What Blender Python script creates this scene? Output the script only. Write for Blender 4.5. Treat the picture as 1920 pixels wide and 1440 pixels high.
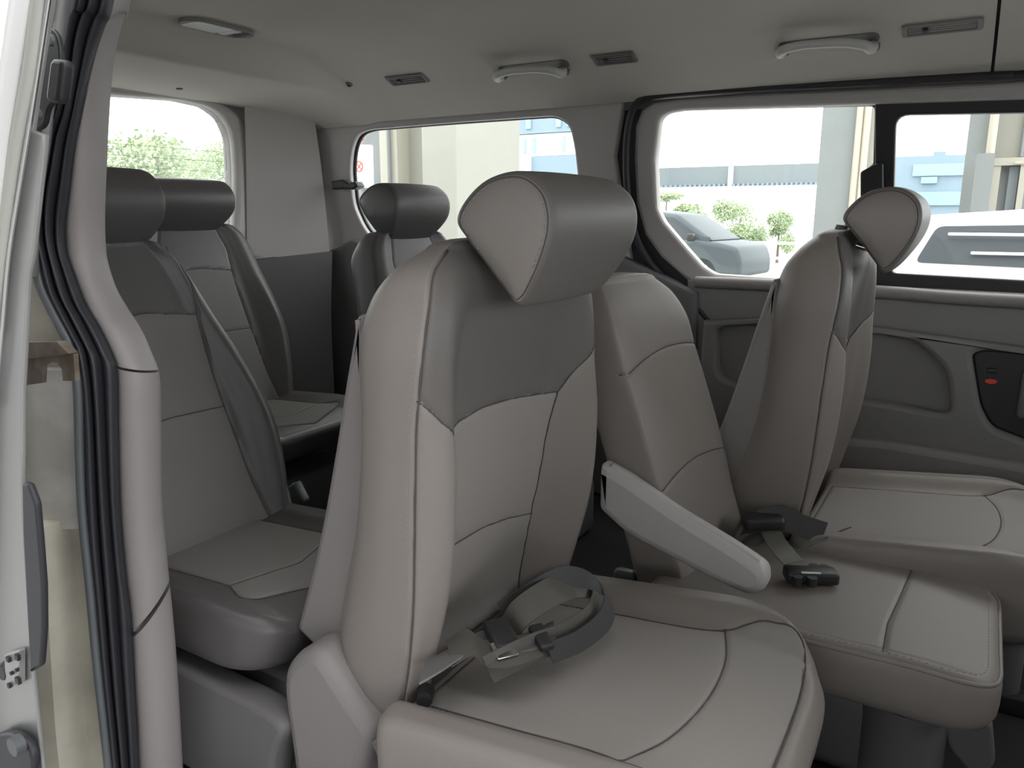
import bpy, bmesh, math, random
import numpy as np
from mathutils import Vector, Matrix
random.seed(4); np.random.seed(4)
for o in list(bpy.data.objects): bpy.data.objects.remove(o)
SC = bpy.context.scene; COL = SC.collection

# ------------------------------------------------------------------ camera, sky, exposure
F = 1450.0; PITCH = math.radians(12.4); YAW = math.radians(31.1); CZ = .93
cam = bpy.data.cameras.new('camera'); co = bpy.data.objects.new('camera', cam); COL.objects.link(co)
cam.sensor_width = 36; cam.lens = F/1920*36; cam.clip_start = .02; cam.clip_end = 500
co.location = (0, 0, CZ); co.rotation_euler = (math.pi/2-PITCH, 0, YAW); SC.camera = co
w = bpy.data.worlds.new('sky'); SC.world = w; w.use_nodes = True
nt = w.node_tree; bg = nt.nodes['Background']; bg.inputs[1].default_value = 1.6
tc = nt.nodes.new('ShaderNodeTexCoord'); sx = nt.nodes.new('ShaderNodeSeparateXYZ'); cr = nt.nodes.new('ShaderNodeValToRGB')
nt.links.new(tc.outputs['Generated'], sx.inputs[0]); nt.links.new(sx.outputs[2], cr.inputs[0]); nt.links.new(cr.outputs[0], bg.inputs[0])
cr.color_ramp.elements[0].position = 0; cr.color_ramp.elements[0].color = (.96, .975, 1, 1)
cr.color_ramp.elements[1].position = .6; cr.color_ramp.elements[1].color = (1, 1, 1, 1)
SC.view_settings.view_transform = 'Standard'; SC.view_settings.look = 'None'; SC.view_settings.gamma = 1
SC.view_settings.exposure = 1.5; SC.view_settings.use_curve_mapping = False

def ray(x, y):
    a = (x-960)/F; b = (720-y)/F; cp, sp = math.cos(PITCH), math.sin(PITCH)
    h = cp+b*sp; z = -sp+b*cp; cy, sy = math.cos(YAW), math.sin(YAW)
    return (-sy*h+cy*a, cy*h+sy*a, z)
def PY(x, y, Y): r = ray(x, y); t = Y/r[1]; return Vector((t*r[0], Y, CZ+t*r[2]))
def PZ(x, y, Z): r = ray(x, y); t = (Z-CZ)/r[2]; return Vector((t*r[0], t*r[1], Z))
def PX(x, y, X): r = ray(x, y); t = X/r[0]; return Vector((X, t*r[1], CZ+t*r[2]))
TH = .15; ZB = .74; YW = 2.30            # the far side of the van leans in above its belt line
def PW(x, y, off=0):
    r = ray(x, y); t = (YW-off+TH*(ZB-CZ))/(r[1]+TH*r[2])
    if CZ+t*r[2] < ZB: t = (YW-off)/r[1]
    return Vector((t*r[0], t*r[1], CZ+t*r[2]))

# ------------------------------------------------------------------ materials
def mat(name, col, rough=.6, metal=0, bump=0, scale=200, spec=.5, var=0, vscale=6, col2=None, coat=0, detail=3):
    m = bpy.data.materials.new(name); m.use_nodes = True; n = m.node_tree; b = n.nodes['Principled BSDF']
    b.inputs['Base Color'].default_value = (*col, 1); b.inputs['Roughness'].default_value = rough
    b.inputs['Metallic'].default_value = metal; b.inputs['Specular IOR Level'].default_value = spec
    if coat: b.inputs['Coat Weight'].default_value = coat
    t = n.nodes.new('ShaderNodeTexCoord')
    if bump:
        no = n.nodes.new('ShaderNodeTexNoise'); no.inputs['Scale'].default_value = scale; no.inputs['Detail'].default_value = detail
        bu = n.nodes.new('ShaderNodeBump'); bu.inputs['Strength'].default_value = bump; bu.inputs['Distance'].default_value = .001
        n.links.new(t.outputs['Object'], no.inputs[0]); n.links.new(no.outputs[0], bu.inputs['Height']); n.links.new(bu.outputs[0], b.inputs['Normal'])
    if var or col2:
        no = n.nodes.new('ShaderNodeTexNoise'); no.inputs['Scale'].default_value = vscale; no.inputs['Detail'].default_value = 5
        r = n.nodes.new('ShaderNodeValToRGB'); c2 = col2 or tuple(c*(1-var) for c in col)
        r.color_ramp.elements[0].position = .35; r.color_ramp.elements[1].position = .65
        r.color_ramp.elements[0].color = (*c2, 1); r.color_ramp.elements[1].color = (*col, 1)
        n.links.new(t.outputs['Object'], no.inputs[0]); n.links.new(no.outputs[0], r.inputs[0]); n.links.new(r.outputs[0], b.inputs['Base Color'])
    return m
def glassmat(name, tint, refl=.06):
    m = bpy.data.materials.new(name); m.use_nodes = True; n = m.node_tree; n.nodes.clear()
    o = n.nodes.new('ShaderNodeOutputMaterial'); mx = n.nodes.new('ShaderNodeMixShader'); tr = n.nodes.new('ShaderNodeBsdfTransparent')
    gl = n.nodes.new('ShaderNodeBsdfGlossy'); gl.inputs['Roughness'].default_value = .02; tr.inputs[0].default_value = (*tint, 1)
    mx.inputs[0].default_value = refl
    n.links.new(tr.outputs[0], mx.inputs[1]); n.links.new(gl.outputs[0], mx.inputs[2]); n.links.new(mx.outputs[0], o.inputs[0]); return m
M = dict(
 leather=mat('grey_leather', (.25, .223, .208), .46, bump=.35, scale=420, spec=.45),
 leather_shade=mat('mid_grey_shade_leather', (.15, .139, .132), .46, bump=.35, scale=420, spec=.35),  # mid grey leather; also carries shade on forward-facing headrest and upper back
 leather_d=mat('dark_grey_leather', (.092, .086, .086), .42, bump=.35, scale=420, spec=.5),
 insert=mat('perforated_leather', (.30, .276, .262), .62, bump=.5, scale=900, spec=.3),
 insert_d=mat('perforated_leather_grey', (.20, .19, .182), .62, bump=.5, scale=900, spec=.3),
 thread=mat('stitching_thread', (.30, .28, .26), .7),
 seam=mat('dark_thread_and_shade', (.09, .083, .078), .8),  # dark thread; occlusion in the seam grooves is put into its colour too
 plastic=mat('grey_trim_plastic', (.25, .231, .227), .5, bump=.3, scale=600, spec=.4),
 plastic_d=mat('dark_grey_trim_plastic', (.15, .143, .145), .55, bump=.3, scale=600),
 plastic_m=mat('grey_door_panel_plastic', (.215, .205, .207), .55, bump=.3, scale=600),
 plastic_l=mat('light_grey_trim_plastic', (.48, .46, .45), .45, bump=.2, scale=600),
 headliner=mat('headliner_fabric', (.58, .55, .51), .95, bump=.5, scale=500, spec=.1, var=.07, vscale=2.5),
 black=mat('black_plastic', (.022, .022, .024), .45),
 rubber=mat('black_rubber', (.028, .028, .034), .5, bump=.15, scale=300),
 rubber_g=mat('grey_rubber_lip', (.10, .108, .115), .4),
 webbing=mat('seat_belt_webbing', (.10, .095, .082), .55, bump=.6, scale=700),
 webbing_d=mat('dark_belt_webbing', (.05, .05, .05), .6, bump=.6, scale=700),
 chrome=mat('chrome_metal', (.7, .7, .7), .2, 1),
 paint=mat('silver_car_paint', (.36, .36, .355), .35, .35, coat=.3, var=.1, vscale=3),
 paint_e=mat('silver_door_paint', (.50, .49, .46), .32, .3, coat=.4),
 sill=mat('dusty_bare_body_metal', (.60, .575, .48), .55, .1, var=.28, vscale=9, bump=.3, scale=60),
 dirty=mat('dirty_silver_metal', (.85, .83, .79), .4, 0, col2=(.50, .48, .44), vscale=7, bump=.3, scale=80),
 rust=mat('rusty_bracket_steel', (.28, .25, .215), .55, .5, col2=(.16, .12, .09), vscale=30),
 carpet=mat('floor_carpet', (.05, .048, .052), .95, bump=1, scale=300, spec=.1),
 lens=mat('lamp_lens', (.9, .91, .92), .25), white=mat('white_plastic', (.75, .75, .73), .4),
 red=mat('red_mark', (.75, .06, .03), .4), orange=mat('orange_glow', (.9, .4, .1), .5),
 glass=glassmat('window_glass', (.95, .965, .955), .03), carglass=mat('car_window_glass', (.07, .08, .09), .35, spec=.25),
 concrete=mat('painted_concrete', (.25, .27, .265), .8, bump=.2, scale=20, var=.05, vscale=1),
 beige=mat('beige_wall', (.31, .305, .26), .8, var=.04, vscale=1), cream=mat('cream_wall', (.44, .42, .36), .7),
 lightcol=mat('pale_column_face', (.36, .36, .32), .8), pipe=mat('beige_pipe', (.50, .46, .38), .5), greyw=mat('grey_wall', (.22, .235, .235), .7),
 asphalt=mat('light_asphalt', (.38, .38, .37), .9, var=.1, vscale=1), roadbar=mat('blue_grey_barrier', (.20, .23, .24), .7),
 leaf=mat('tree_leaf', (.40, .47, .30), .9, col2=(.32, .40, .25), spec=.1, vscale=2), trunk=mat('tree_trunk', (.2, .16, .12), .9),
 wcar=mat('white_car_paint', (.80, .80, .78), .25, coat=.6), dcar=mat('grey_blue_car_paint', (.09, .11, .12), .5, 0, spec=.3),
 door_white=mat('white_door_paint', (.86, .86, .85), .3, coat=.5), handle_grey=mat('pale_grey_handle_plastic', (.62, .61, .60), .4), blue=mat('blue_glass_facade', (.08, .33, .52), .3), blue_l=mat('pale_blue_window', (.28, .44, .50), .2), bgrey=mat('blue_grey_facade', (.22, .30, .36), .5),
 wbuild=mat('white_facade', (.75, .77, .78), .6))

# ------------------------------------------------------------------ object helpers
def tag(o, label=None, cat=None, group=None, kind=None):
    for k, v in (('label', label), ('category', cat), ('group', group), ('kind', kind)):
        if v: o[k] = v
    return o
def empty(name, loc, label, cat, group=None):
    o = bpy.data.objects.new(name, None); COL.objects.link(o); o.location = loc; o.empty_display_size = .05
    return tag(o, label, cat, group)
def wl(o):
    v = Vector((0, 0, 0))
    while o: v += Vector(o.location)+o.matrix_parent_inverse.translation; o = o.parent
    return v
def link_parent_fix(o, par): o.parent = par; o.matrix_parent_inverse = Matrix.Translation(-wl(par))
def link(name, me, m=None, parent=None, smooth=True, auto=None):
    if m and not me.materials: me.materials.append(M[m] if isinstance(m, str) else m)
    o = bpy.data.objects.new(name, me); COL.objects.link(o)
    if smooth: me.polygons.foreach_set('use_smooth', [True]*len(me.polygons))
    if auto is not None: me.set_sharp_from_angle(angle=math.radians(auto))
    if parent: link_parent_fix(o, parent)
    return o
def center(o):
    """put a mesh's origin at its own centre (top-level objects)"""
    me = o.data; c = sum((v.co for v in me.vertices), Vector())/len(me.vertices)
    me.transform(Matrix.Translation(-c)); o.location = o.location+c; return o
def raw(verts, faces): me = bpy.data.meshes.new('m'); me.from_pydata([tuple(v) for v in verts], [], faces); me.update(); return me
def bmm(bm): me = bpy.data.meshes.new('m'); bmesh.ops.recalc_face_normals(bm, faces=bm.faces); bm.to_mesh(me); bm.free(); return me
def box_bm(bm, c, s, rot=None, bev=0, seg=3):
    r = bmesh.ops.create_cube(bm, size=1); vs = r['verts']
    for v in vs: v.co = Vector((v.co.x*s[0], v.co.y*s[1], v.co.z*s[2]))
    if bev:
        es = list({e for v in vs for e in v.link_edges}); g = bmesh.ops.bevel(bm, geom=es, offset=bev, segments=seg, affect='EDGES', profile=.5)
        vs = list({v for f in g['faces'] for v in f.verts} | {v for v in vs if v.is_valid})
    if rot is not None:
        for v in vs: v.co = rot @ v.co
    for v in vs: v.co += Vector(c)
def box(name, c, s, m, parent=None, rot=None, bev=0, auto=35):
    bm = bmesh.new(); box_bm(bm, c, s, rot, bev); return link(name, bmm(bm), m, parent, auto=auto)
def cyl_bm(bm, a, b, r, r2=None, n=20):
    a, b = Vector(a), Vector(b); d = b-a; q = d.to_track_quat('Z', 'Y').to_matrix().to_4x4()
    bmesh.ops.create_cone(bm, cap_ends=True, segments=n, radius1=r, radius2=r if r2 is None else r2, depth=d.length, matrix=Matrix.Translation((a+b)/2) @ q)
def cyl(name, a, b, r, m, parent=None, n=20, r2=None):
    bm = bmesh.new(); cyl_bm(bm, a, b, r, r2, n); return link(name, bmm(bm), m, parent, auto=40)
def cr_interp(P, n, closed=False):
    """Catmull-Rom through points P (k, ...) sampled at n parameters"""
    P = np.asarray(P, float); k = len(P)
    t = np.linspace(0, k if closed else k-1, n, endpoint=not closed); i = np.floor(t).astype(int)
    if not closed: i = np.minimum(i, k-2)
    f = (t-i).reshape((-1,)+(1,)*(P.ndim-1))
    g = (lambda j: P[j % k]) if closed else (lambda j: P[np.clip(j, 0, k-1)])
    p0, p1, p2, p3 = g(i-1), g(i), g(i+1), g(i+2)
    if not closed:
        p0 = np.where((i == 0).reshape(f.shape), 2*p1-p2, p0); p3 = np.where((i == k-2).reshape(f.shape), 2*p2-p1, p3)
    return .5*((2*p1)+(-p0+p2)*f+(2*p0-5*p1+4*p2-p3)*f**2+(-p0+3*p1-3*p2+p3)*f**3)
def tube_me(pts, r, n=8, sub=8, closed=False):
    P = cr_interp([tuple(p) for p in pts], max(2, len(pts)*sub), closed) if sub > 1 else np.array([tuple(p) for p in pts])
    k = len(P); vs = []; fs = []
    up = Vector((.13, .2, 1)).normalized()
    for i in range(k):
        a = Vector(P[(i-1) % k] if (closed or i) else P[0]); b = Vector(P[(i+1) % k] if (closed or i < k-1) else P[-1]); t = (b-a).normalized()
        s = t.cross(up).normalized(); u = s.cross(t)
        rr = r(i/(k-1)) if callable(r) else r
        for j in range(n):
            an = 2*math.pi*j/n; vs.append(Vector(P[i])+s*math.cos(an)*rr+u*math.sin(an)*rr)
    for i in range(k if closed else k-1):
        for j in range(n):
            fs.append((i*n+j, i*n+(j+1) % n, ((i+1) % k)*n+(j+1) % n, ((i+1) % k)*n+j))
    if not closed: fs += [tuple(range(n))[::-1], tuple((k-1)*n+j for j in range(n))]
    return raw(vs, fs)
def tube(name, pts, r, m, parent=None, n=8, sub=8, closed=False): return link(name, tube_me(pts, r, n, sub, closed), m, parent)
def rnd(pts, r, n=7):
    """round the corners of a 2-D polygon; r one radius or one per corner"""
    k = len(pts); out = []
    if isinstance(r, (list, tuple)): r = list(r)+[0]*k
    for i in range(k):
        p = Vector(pts[i][:2]); a = Vector(pts[i-1][:2]); b = Vector(pts[(i+1) % k][:2]); q = r[i] if isinstance(r, (list, tuple)) else r
        if q <= 0: out.append(tuple(p)); continue
        da, db = (a-p), (b-p); q = min(q, da.length*.48, db.length*.48)
        s, e = p+da.normalized()*q, p+db.normalized()*q
        for j in range(n): t = j/(n-1); out.append(tuple(s*(1-t)**2+p*2*t*(1-t)+e*t*t))
    return out
def plate_me(outer, holes, thick, bev=0, plane='xz', pos=0, shear=True, res=2):
    """a thick plate cut from 2-D outlines; plane xz (pos = y of its middle) or yz (pos = x) or xy (pos = z)"""
    cu = bpy.data.curves.new('c', 'CURVE'); cu.dimensions = '2D'; cu.fill_mode = 'BOTH'
    cu.extrude = max(thick/2-bev, 0); cu.bevel_depth = bev; cu.bevel_resolution = res; cu.offset = -bev
    for pl in [outer]+list(holes):
        s = cu.splines.new('POLY'); s.points.add(len(pl)-1); s.use_cyclic_u = True
        for q, p in zip(s.points, pl): q.co = (p[0], p[1], 0, 1)
    ob = bpy.data.objects.new('c', cu); COL.objects.link(ob); bpy.context.view_layer.update()
    me = bpy.data.meshes.new_from_object(ob.evaluated_get(bpy.context.evaluated_depsgraph_get()))
    bpy.data.objects.remove(ob); bpy.data.curves.remove(cu)
    for v in me.vertices:
        x, y, z = v.co
        if plane == 'xz':
            v.co = (x, pos-z, y)
            if shear: v.co.y -= TH*max(y-ZB, 0)
        elif plane == 'yz': v.co = (pos+z, x, y)
        else: v.co = (x, y, pos+z)
    me.materials.clear(); me.update(); return me
def plate(name, outer, holes, thick, m, parent=None, bev=0, plane='xz', pos=0, shear=True, auto=30):
    return link(name, plate_me(outer, holes, thick, bev, plane, pos, shear), m, parent, auto=auto)
def xz(pts, off=0, f=None): return [(p.x, p.z) for p in ((f or PW)(x, y, off) if f is None else f(x, y, off) for x, y in pts)]
def yz(pts, X): return [(p.y, p.z) for p in (PX(x, y, X) for x, y in pts)]
def struct(o): o['kind'] = 'structure'; return o
def grid_faces(nu, nv, cu=True):
    f = []
    for j in range(nv-1):
        for i in range(nu if cu else nu-1):
            f.append((j*nu+i, j*nu+(i+1) % nu, (j+1)*nu+(i+1) % nu, (j+1)*nu+i))
    return f
def gnormals(G, cu=True):
    if cu: du = np.roll(G, -1, 1)-np.roll(G, 1, 1)
    else: du = np.gradient(G, axis=1)
    dv = np.gradient(G, axis=0); n = np.cross(du, dv); l = np.linalg.norm(n, axis=2, keepdims=True); l[l < 1e-9] = 1; return n/l
def segdist(P, pl):
    pl = np.asarray(pl, float); d = np.full(P.shape[:-1], 9.)
    for a, b in zip(pl[:-1], pl[1:]):
        ab = b-a; t = np.clip(((P-a)@ab)/max(ab@ab, 1e-9), 0, 1)[..., None]; d = np.minimum(d, np.linalg.norm(P-(a+t*ab), axis=-1))
    return d
def inpoly(P, pl):
    x, y = P[..., 0], P[..., 1]; r = np.zeros(x.shape, bool); n = len(pl)
    for i in range(n):
        x1, y1 = pl[i]; x2, y2 = pl[(i+1) % n]
        if y1 == y2: continue
        c = ((y1 > y) != (y2 > y)) & (x < (x2-x1)*(y-y1)/(y2-y1)+x1); r ^= c
    return r
def sm(pts, n=40): return cr_interp(pts, n)
def surf(G, seams=(), masks=(), names=None, mats=None, parent=None, cu=True, gw=.0028, gd=.003, sub_parent=None, threads=True):
    """mesh from a grid of points; seams: (axes, sign axis, sign, polyline) grooves; masks split off panels"""
    N = gnormals(G, cu); nv, nu = G.shape[:2]
    ctr = G.mean(axis=(0, 1)); 
    if ((G-ctr)*N).sum() < 0: N = -N
    disp = np.zeros((nv, nu))
    def okmask(sa, sg):
        k = N[..., sa]*sg > .05
        if sa == 1: k &= G[..., 1]*sg > (G[..., 1]*sg).max(1, keepdims=True)-.035
        return k
    for ax, sa, sg, pl in seams:
        d = segdist(G[..., list(ax)], pl); ok = okmask(sa, sg)
        disp = np.maximum(disp, np.where(ok, np.exp(-(d/gw)**2), 0))
    G = G-N*(disp*gd)[..., None]
    thr = []
    if threads:
        V0 = G.reshape(-1, 3); N0 = N.reshape(-1, 3)
        for ax, sa, sg, pl in seams:
            ok = np.where(okmask(sa, sg).ravel())[0]; pl = np.asarray(pl, float); L = np.r_[0, np.cumsum(np.linalg.norm(np.diff(pl, axis=0), axis=1))]
            q = np.linspace(0, L[-1], max(4, int(L[-1]/.012))); pp = np.c_[np.interp(q, L, pl[:, 0]), np.interp(q, L, pl[:, 1])]; out = []
            for a in pp:
                d = np.linalg.norm(V0[ok][:, list(ax)]-a, axis=1); j = np.argsort(d)[:5]
                if d[j[0]] > .012: continue
                wt = 1/(d[j]+.001); v = (V0[ok[j]]*wt[:, None]).sum(0)/wt.sum(); n_ = N0[ok[j[0]]]
                v = v.copy(); v[list(ax)] = a; out.append(v+n_*.0002)
            if len(out) > 3: thr.append(out)
    faces = np.array(grid_faces(nu, nv, cu)); V = G.reshape(-1, 3); FN = N.reshape(-1, 3)[faces].mean(1); FC = V[faces].mean(1)
    if (np.cross(V[faces[:, 1]]-V[faces[:, 0]], V[faces[:, 3]]-V[faces[:, 0]])*FN).sum() < 0: faces = faces[:, ::-1]
    lab = np.zeros(len(faces), int)
    for k, (ax, sa, sg, poly, *fn) in enumerate(masks):
        q = inpoly(FC[:, list(ax)], poly) & (FN[:, sa]*sg > .05)
        if fn: q &= fn[0](FC)
        lab[q] = k+1
    obs = []
    for k in range(len(masks)+1):
        fk = faces[lab == k]
        if not len(fk): obs.append(None); continue
        ids, inv = np.unique(fk.ravel(), return_inverse=True)
        me = raw(V[ids], [tuple(int(q) for q in f) for f in inv.reshape(-1, 4)])
        par = parent if k == 0 else (sub_parent or obs[0])
        obs.append(link(names[k], me, mats[k], None)); o = obs[-1]
        if par is not None: o.parent = par; o.matrix_parent_inverse = Matrix.Translation(-wl(par))
    if thr:
        for o_ in thr: link('seam', tube_me(o_, .0012, 6, 3), 'seam', obs[0])
    return obs, G, N
def strip(name, A, B, m, parent=None, bulge=0, n=60, k=10, thick=.004, dirv=(0, -1, 0), prof=None, kind=None):
    """a curved band between two rails with a rounded or given cross profile, closed behind"""
    A = cr_interp([tuple(p) for p in A], n); B = cr_interp([tuple(p) for p in B], n); d = np.array(dirv, float); rows = []
    for j in range(k+1):
        t = j/k; h = prof(t) if prof else bulge*math.sin(math.pi*t)**.6
        rows.append(A*(1-t)+B*t+d*h)
    back = [A*(1-t)+B*t-d*thick for t in (1, .5, 0)]
    G = np.stack(rows+back, 1)                       # n x (k+4) : closed ring
    vs = G.reshape(-1, 3); nu = G.shape[1]; fs = grid_faces(nu, n)
    fs += [tuple(range(nu))[::-1], tuple((n-1)*nu+i for i in range(nu))]
    bm = bmesh.new(); me0 = raw(vs, fs); bm.from_mesh(me0); me = bmm(bm)
    return link(name, me, m, parent, auto=50)
def stitches(name, P, N, m, parent, step=.007, L=.0045, r=.0009):
    """short raised threads along a path P with normals N"""
    P = np.asarray(P); s = np.r_[0, np.cumsum(np.linalg.norm(np.diff(P, axis=0), axis=1))]; bm = bmesh.new(); q = step
    while q < s[-1]-step:
        a = Vector([np.interp(q, s, P[:, i]) for i in range(3)]); b = Vector([np.interp(q+L, s, P[:, i]) for i in range(3)])
        nn = Vector([np.interp(q, s, np.asarray(N)[:, i]) for i in range(3)]).normalized()*r*.6
        cyl_bm(bm, a+nn, b+nn, r, n=5); q += step
    return link(name, bmm(bm), m, parent)

# ------------------------------------------------------------------ seats
def crt(P, t, closed=False):
    P = np.asarray(P, float); k = len(P); t = np.asarray(t, float); i = np.floor(t).astype(int)
    if not closed: i = np.clip(i, 0, k-2)
    f = (t-i).reshape((-1,)+(1,)*(P.ndim-1)); g = (lambda j: P[j % k]) if closed else (lambda j: P[np.clip(j, 0, k-1)])
    p0, p1, p2, p3 = g(i-1), g(i), g(i+1), g(i+2)
    return .5*((2*p1)+(-p0+p2)*f+(2*p0-5*p1+4*p2-p3)*f**2+(-p0+3*p1-3*p2+p3)*f**3)
def backrest(root, rows, mats, insert=None, seams=(), boxy=False, nv=150, name='backrest', fine=1.0, skew=0, upper=None):
    """rows from bottom to top: (z, rear x, side seam x, bolster crest x, centre x, near y, far y)"""
    R = crt(rows, np.linspace(0, len(rows)-1, nv)); z, xr, xs, xc, xi, yn, yf = R.T; L = lambda a, b, t: a*(1-t)+b*t
    if boxy:
        half = [(.5, xr), (.1, xr), (.03, xr+.006), (0, L(xr, xs, .2)), (0, L(xr, xs, .6)), (.008, xs-.006), (.045, xs), (.12, L(xs, xi, .6)), (.25, xi), (.38, xi)]
    else:
        half = [(.5, xr-.008), (.14, xr), (.03, L(xr, xs, .22)), (0, L(xr, xs, .5)), (0, L(xr, xs, .82)), (.012, L(xs, xc, .1)), (.045, L(xs, xc, .72)), (.095, xc), (.16, L(xc, xi, .5)), (.225, L(xc, xi, .95)), (.35, xi)]
    pts = half+[(.5, xi)]+[(1-t, x) for t, x in half[:0:-1]]
    X = np.stack([np.broadcast_to(x, z.shape) for t, x in pts], 0); T = np.stack([np.full(z.shape, t) for t, x in pts], 0)
    k = len(pts); nh = len(half)
    tt = []
    for i in range(k):
        fr = 4 <= i <= k-5
        tt += list(i+np.linspace(0, 1, int((12 if fr else 5)*fine), endpoint=False))
    Xu = crt(X, tt, True).T; Tu = crt(T, tt, True).T       # nv x nu
    G = np.stack([Xu, L(yn[:, None], yf[:, None], Tu), np.broadcast_to(z[:, None], Xu.shape)], 2)
    G[..., 0] += skew*(G[..., 1]-(yn+yf)[:, None]/2)
    def cap(row, dz):
        c = row.mean(0); return [c+(row-c)*q+np.array([0, 0, dz*e]) for q, e in ((.97, .25), (.88, .6), (.7, .85), (.4, 1), (.0, 1.03))]
    G = np.concatenate([np.array(cap(G[0], -.016))[::-1], G, np.array(cap(G[-1], .014))])
    ss = [((0, 2), 1, -1, np.c_[xs, z]), ((0, 2), 1, 1, np.c_[xs, z])] if not boxy else []
    ss += [((1, 2), 0, 1, pl) for pl in seams]
    if insert is not None: ss.append(((1, 2), 0, 1, list(insert)+[insert[0]]))
    masks = [((1, 2), 0, 1, insert)] if insert is not None else []
    if upper is not None: masks.append(((1, 2), 0, 1, upper, lambda c: (c[:, 0] > np.interp(c[:, 2], z, xs)-.001) | ((c[:, 1] > np.interp(c[:, 2], z, yn)+.03) & (c[:, 1] < np.interp(c[:, 2], z, yf)-.03))))
    obs, G, N = surf(G, ss, masks, [name, 'centre_panel', 'upper_panel'], mats, root)
    return obs[0], G, N, R
HP = [(.009, -.088), (.040, -.052), (.062, -.008), (.066, .030), (.052, .060), (.018, .079), (-.026, .074), (-.058, .052), (-.076, .021), (-.058, -.006), (-.036, -.032), (-.014, -.062)]
def headrest(root, c, hw, mats, rot=0, sc=1.0, posts=True, stitch=False, tb=.16, tt=.08, base=None):
    """wide wing-shaped headrest; profile in x-z swept sideways, ends nearly flat with a seam round them"""
    P = cr_interp(HP, 96, True)*sc; ca, sa = math.cos(rot), math.sin(rot); P = P@np.array([[ca, -sa], [sa, ca]]).T
    ts = [(-1.035, 0), (-1.034, .25), (-1.03, .5), (-1.022, .7), (-1.008, .86), (-.99, .94), (-.965, .985), (-.93, 1.0)]
    m = P.mean(0); rows = []
    full = [(t, 1+.03*(1-t*t)) for t in np.linspace(-.88, .88, 26)]
    for t, k in ts+full+[(-t, k) for t, k in ts[::-1]]:
        q = m+(P-m)*k; zq = q[:, 1]/(.085*sc); rows.append(np.c_[q[:, 0], t*hw*(1-tb*np.maximum(0, -zq-.1)**1.5-tt*np.maximum(0, zq)**2), q[:, 1]])
    G = np.array(rows)+np.array(c)
    pl = [(c[0]+q[0], c[2]+q[1]) for q in (m+(P-m)*.9)]; pl.append(pl[0])
    o, G2, N = surf(G, [((0, 2), 1, -1, pl), ((0, 2), 1, 1, pl)], [((0, 2), 1, -1, pl), ((0, 2), 1, 1, pl)], ['headrest', 'end_panel', 'end_panel'], mats, root, gw=.003, gd=.003)
    h = o[0]
    if stitch:
        k = 4; stitches('stitching', G2[k][8:80]*1.0, N[k][8:80], 'thread', h, .0085, .0045, .0008)
    if posts and base is not None:
        for s in (-1, 1):
            y = c[1]+s*hw*.42
            cyl('headrest_post', (c[0]-.010*sc, y, c[2]-.05*sc), (base[0], y, base[2]-.02), .0055, 'chrome', h)
            bm = bmesh.new(); cyl_bm(bm, (base[0]-.002, y, base[2]-.01), (base[0]+.001, y, base[2]+.012), .016, .011, 20); link('post_guide', bmm(bm), 'plastic_d', root, auto=40)
    return h
def cushion(root, x0, x1, y0, y1, zb, zt, rf=.1, rb=.03, tilt=0, bol=.012, roll=.03, mats=('leather', 'insert'), insert=None, seams=(), piping=False, name='seat_cushion', bw=.2, dish=.0, overhang=.03):
    O = rnd([(x0, y0), (x1, y0), (x1, y1), (x0, y1)], [rb, rf, rf, rb], 14); O.append(O[0])
    A = np.array(O); s = np.r_[0, np.cumsum(np.linalg.norm(np.diff(A, axis=0), axis=1))]; q = np.linspace(0, s[-1], 280, endpoint=False)
    A = np.c_[np.interp(q, s, A[:, 0]), np.interp(q, s, A[:, 1])]; c = np.array([(x0+x1)/2, (y0+y1)/2])
    bx = (A[:, 0]-c[0])/((x1-x0)/2)
    def top(X, Y):
        t = np.abs((Y-c[1])/((y1-y0)/2)); u = np.clip((t-(1-bw*2))/(bw*1.1), 0, 1); b = bol*(u*u*(3-2*u))
        e = np.clip((X-(x1-.16))/.16, 0, 1.1); return zt+tilt*(X-x0)+b-roll*e**2.2-dish*(1-t**2)
    rows = []; HH = zt-zb
    for k, e, base in ((.86, 0, zb), (.93, .03*HH, zb), (.975, .12*HH, zb), (.995, .28*HH, zb), (1.0, .45, None), (1.0, .62, None), (1.0, .75, None), (.996, .85, None), (.985, .93, None), (.965, .98, None), (.94, 1.0, None)):
        Q = c+(A-c)*k; T = top(Q[:, 0], Q[:, 1]); Z = np.full(len(Q), zb+e) if base is not None else (zb+(T-zb)*e)
        if base is None and e < .9: Q = Q+np.c_[np.maximum(bx, 0)**3*overhang*e*.6, 0*bx]
        elif base is None: Q = Q+np.c_[np.maximum(bx, 0)**3*overhang*.3, 0*bx]
        rows.append(np.c_[Q, Z])
    for k in np.linspace(.925, 0, 70): Q = c+(A-c)*k; rows.append(np.c_[Q, top(Q[:, 0], Q[:, 1])])
    G = np.array(rows); ss = [((0, 1), 2, 1, pl) for pl in seams]
    if insert is not None: ss.append(((0, 1), 2, 1, list(insert)+[insert[0]]))
    masks = [((0, 1), 2, 1, insert)] if insert is not None else []
    obs, G2, N = surf(G, ss, masks, [name, 'centre_panel'], mats, root)
    if piping:
        tube('piping', [G2[8][i] for i in range(0, 280, 4)], .0035, mats[0], obs[0], 8, 3, True)
    return obs[0], top, G2, N

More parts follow.
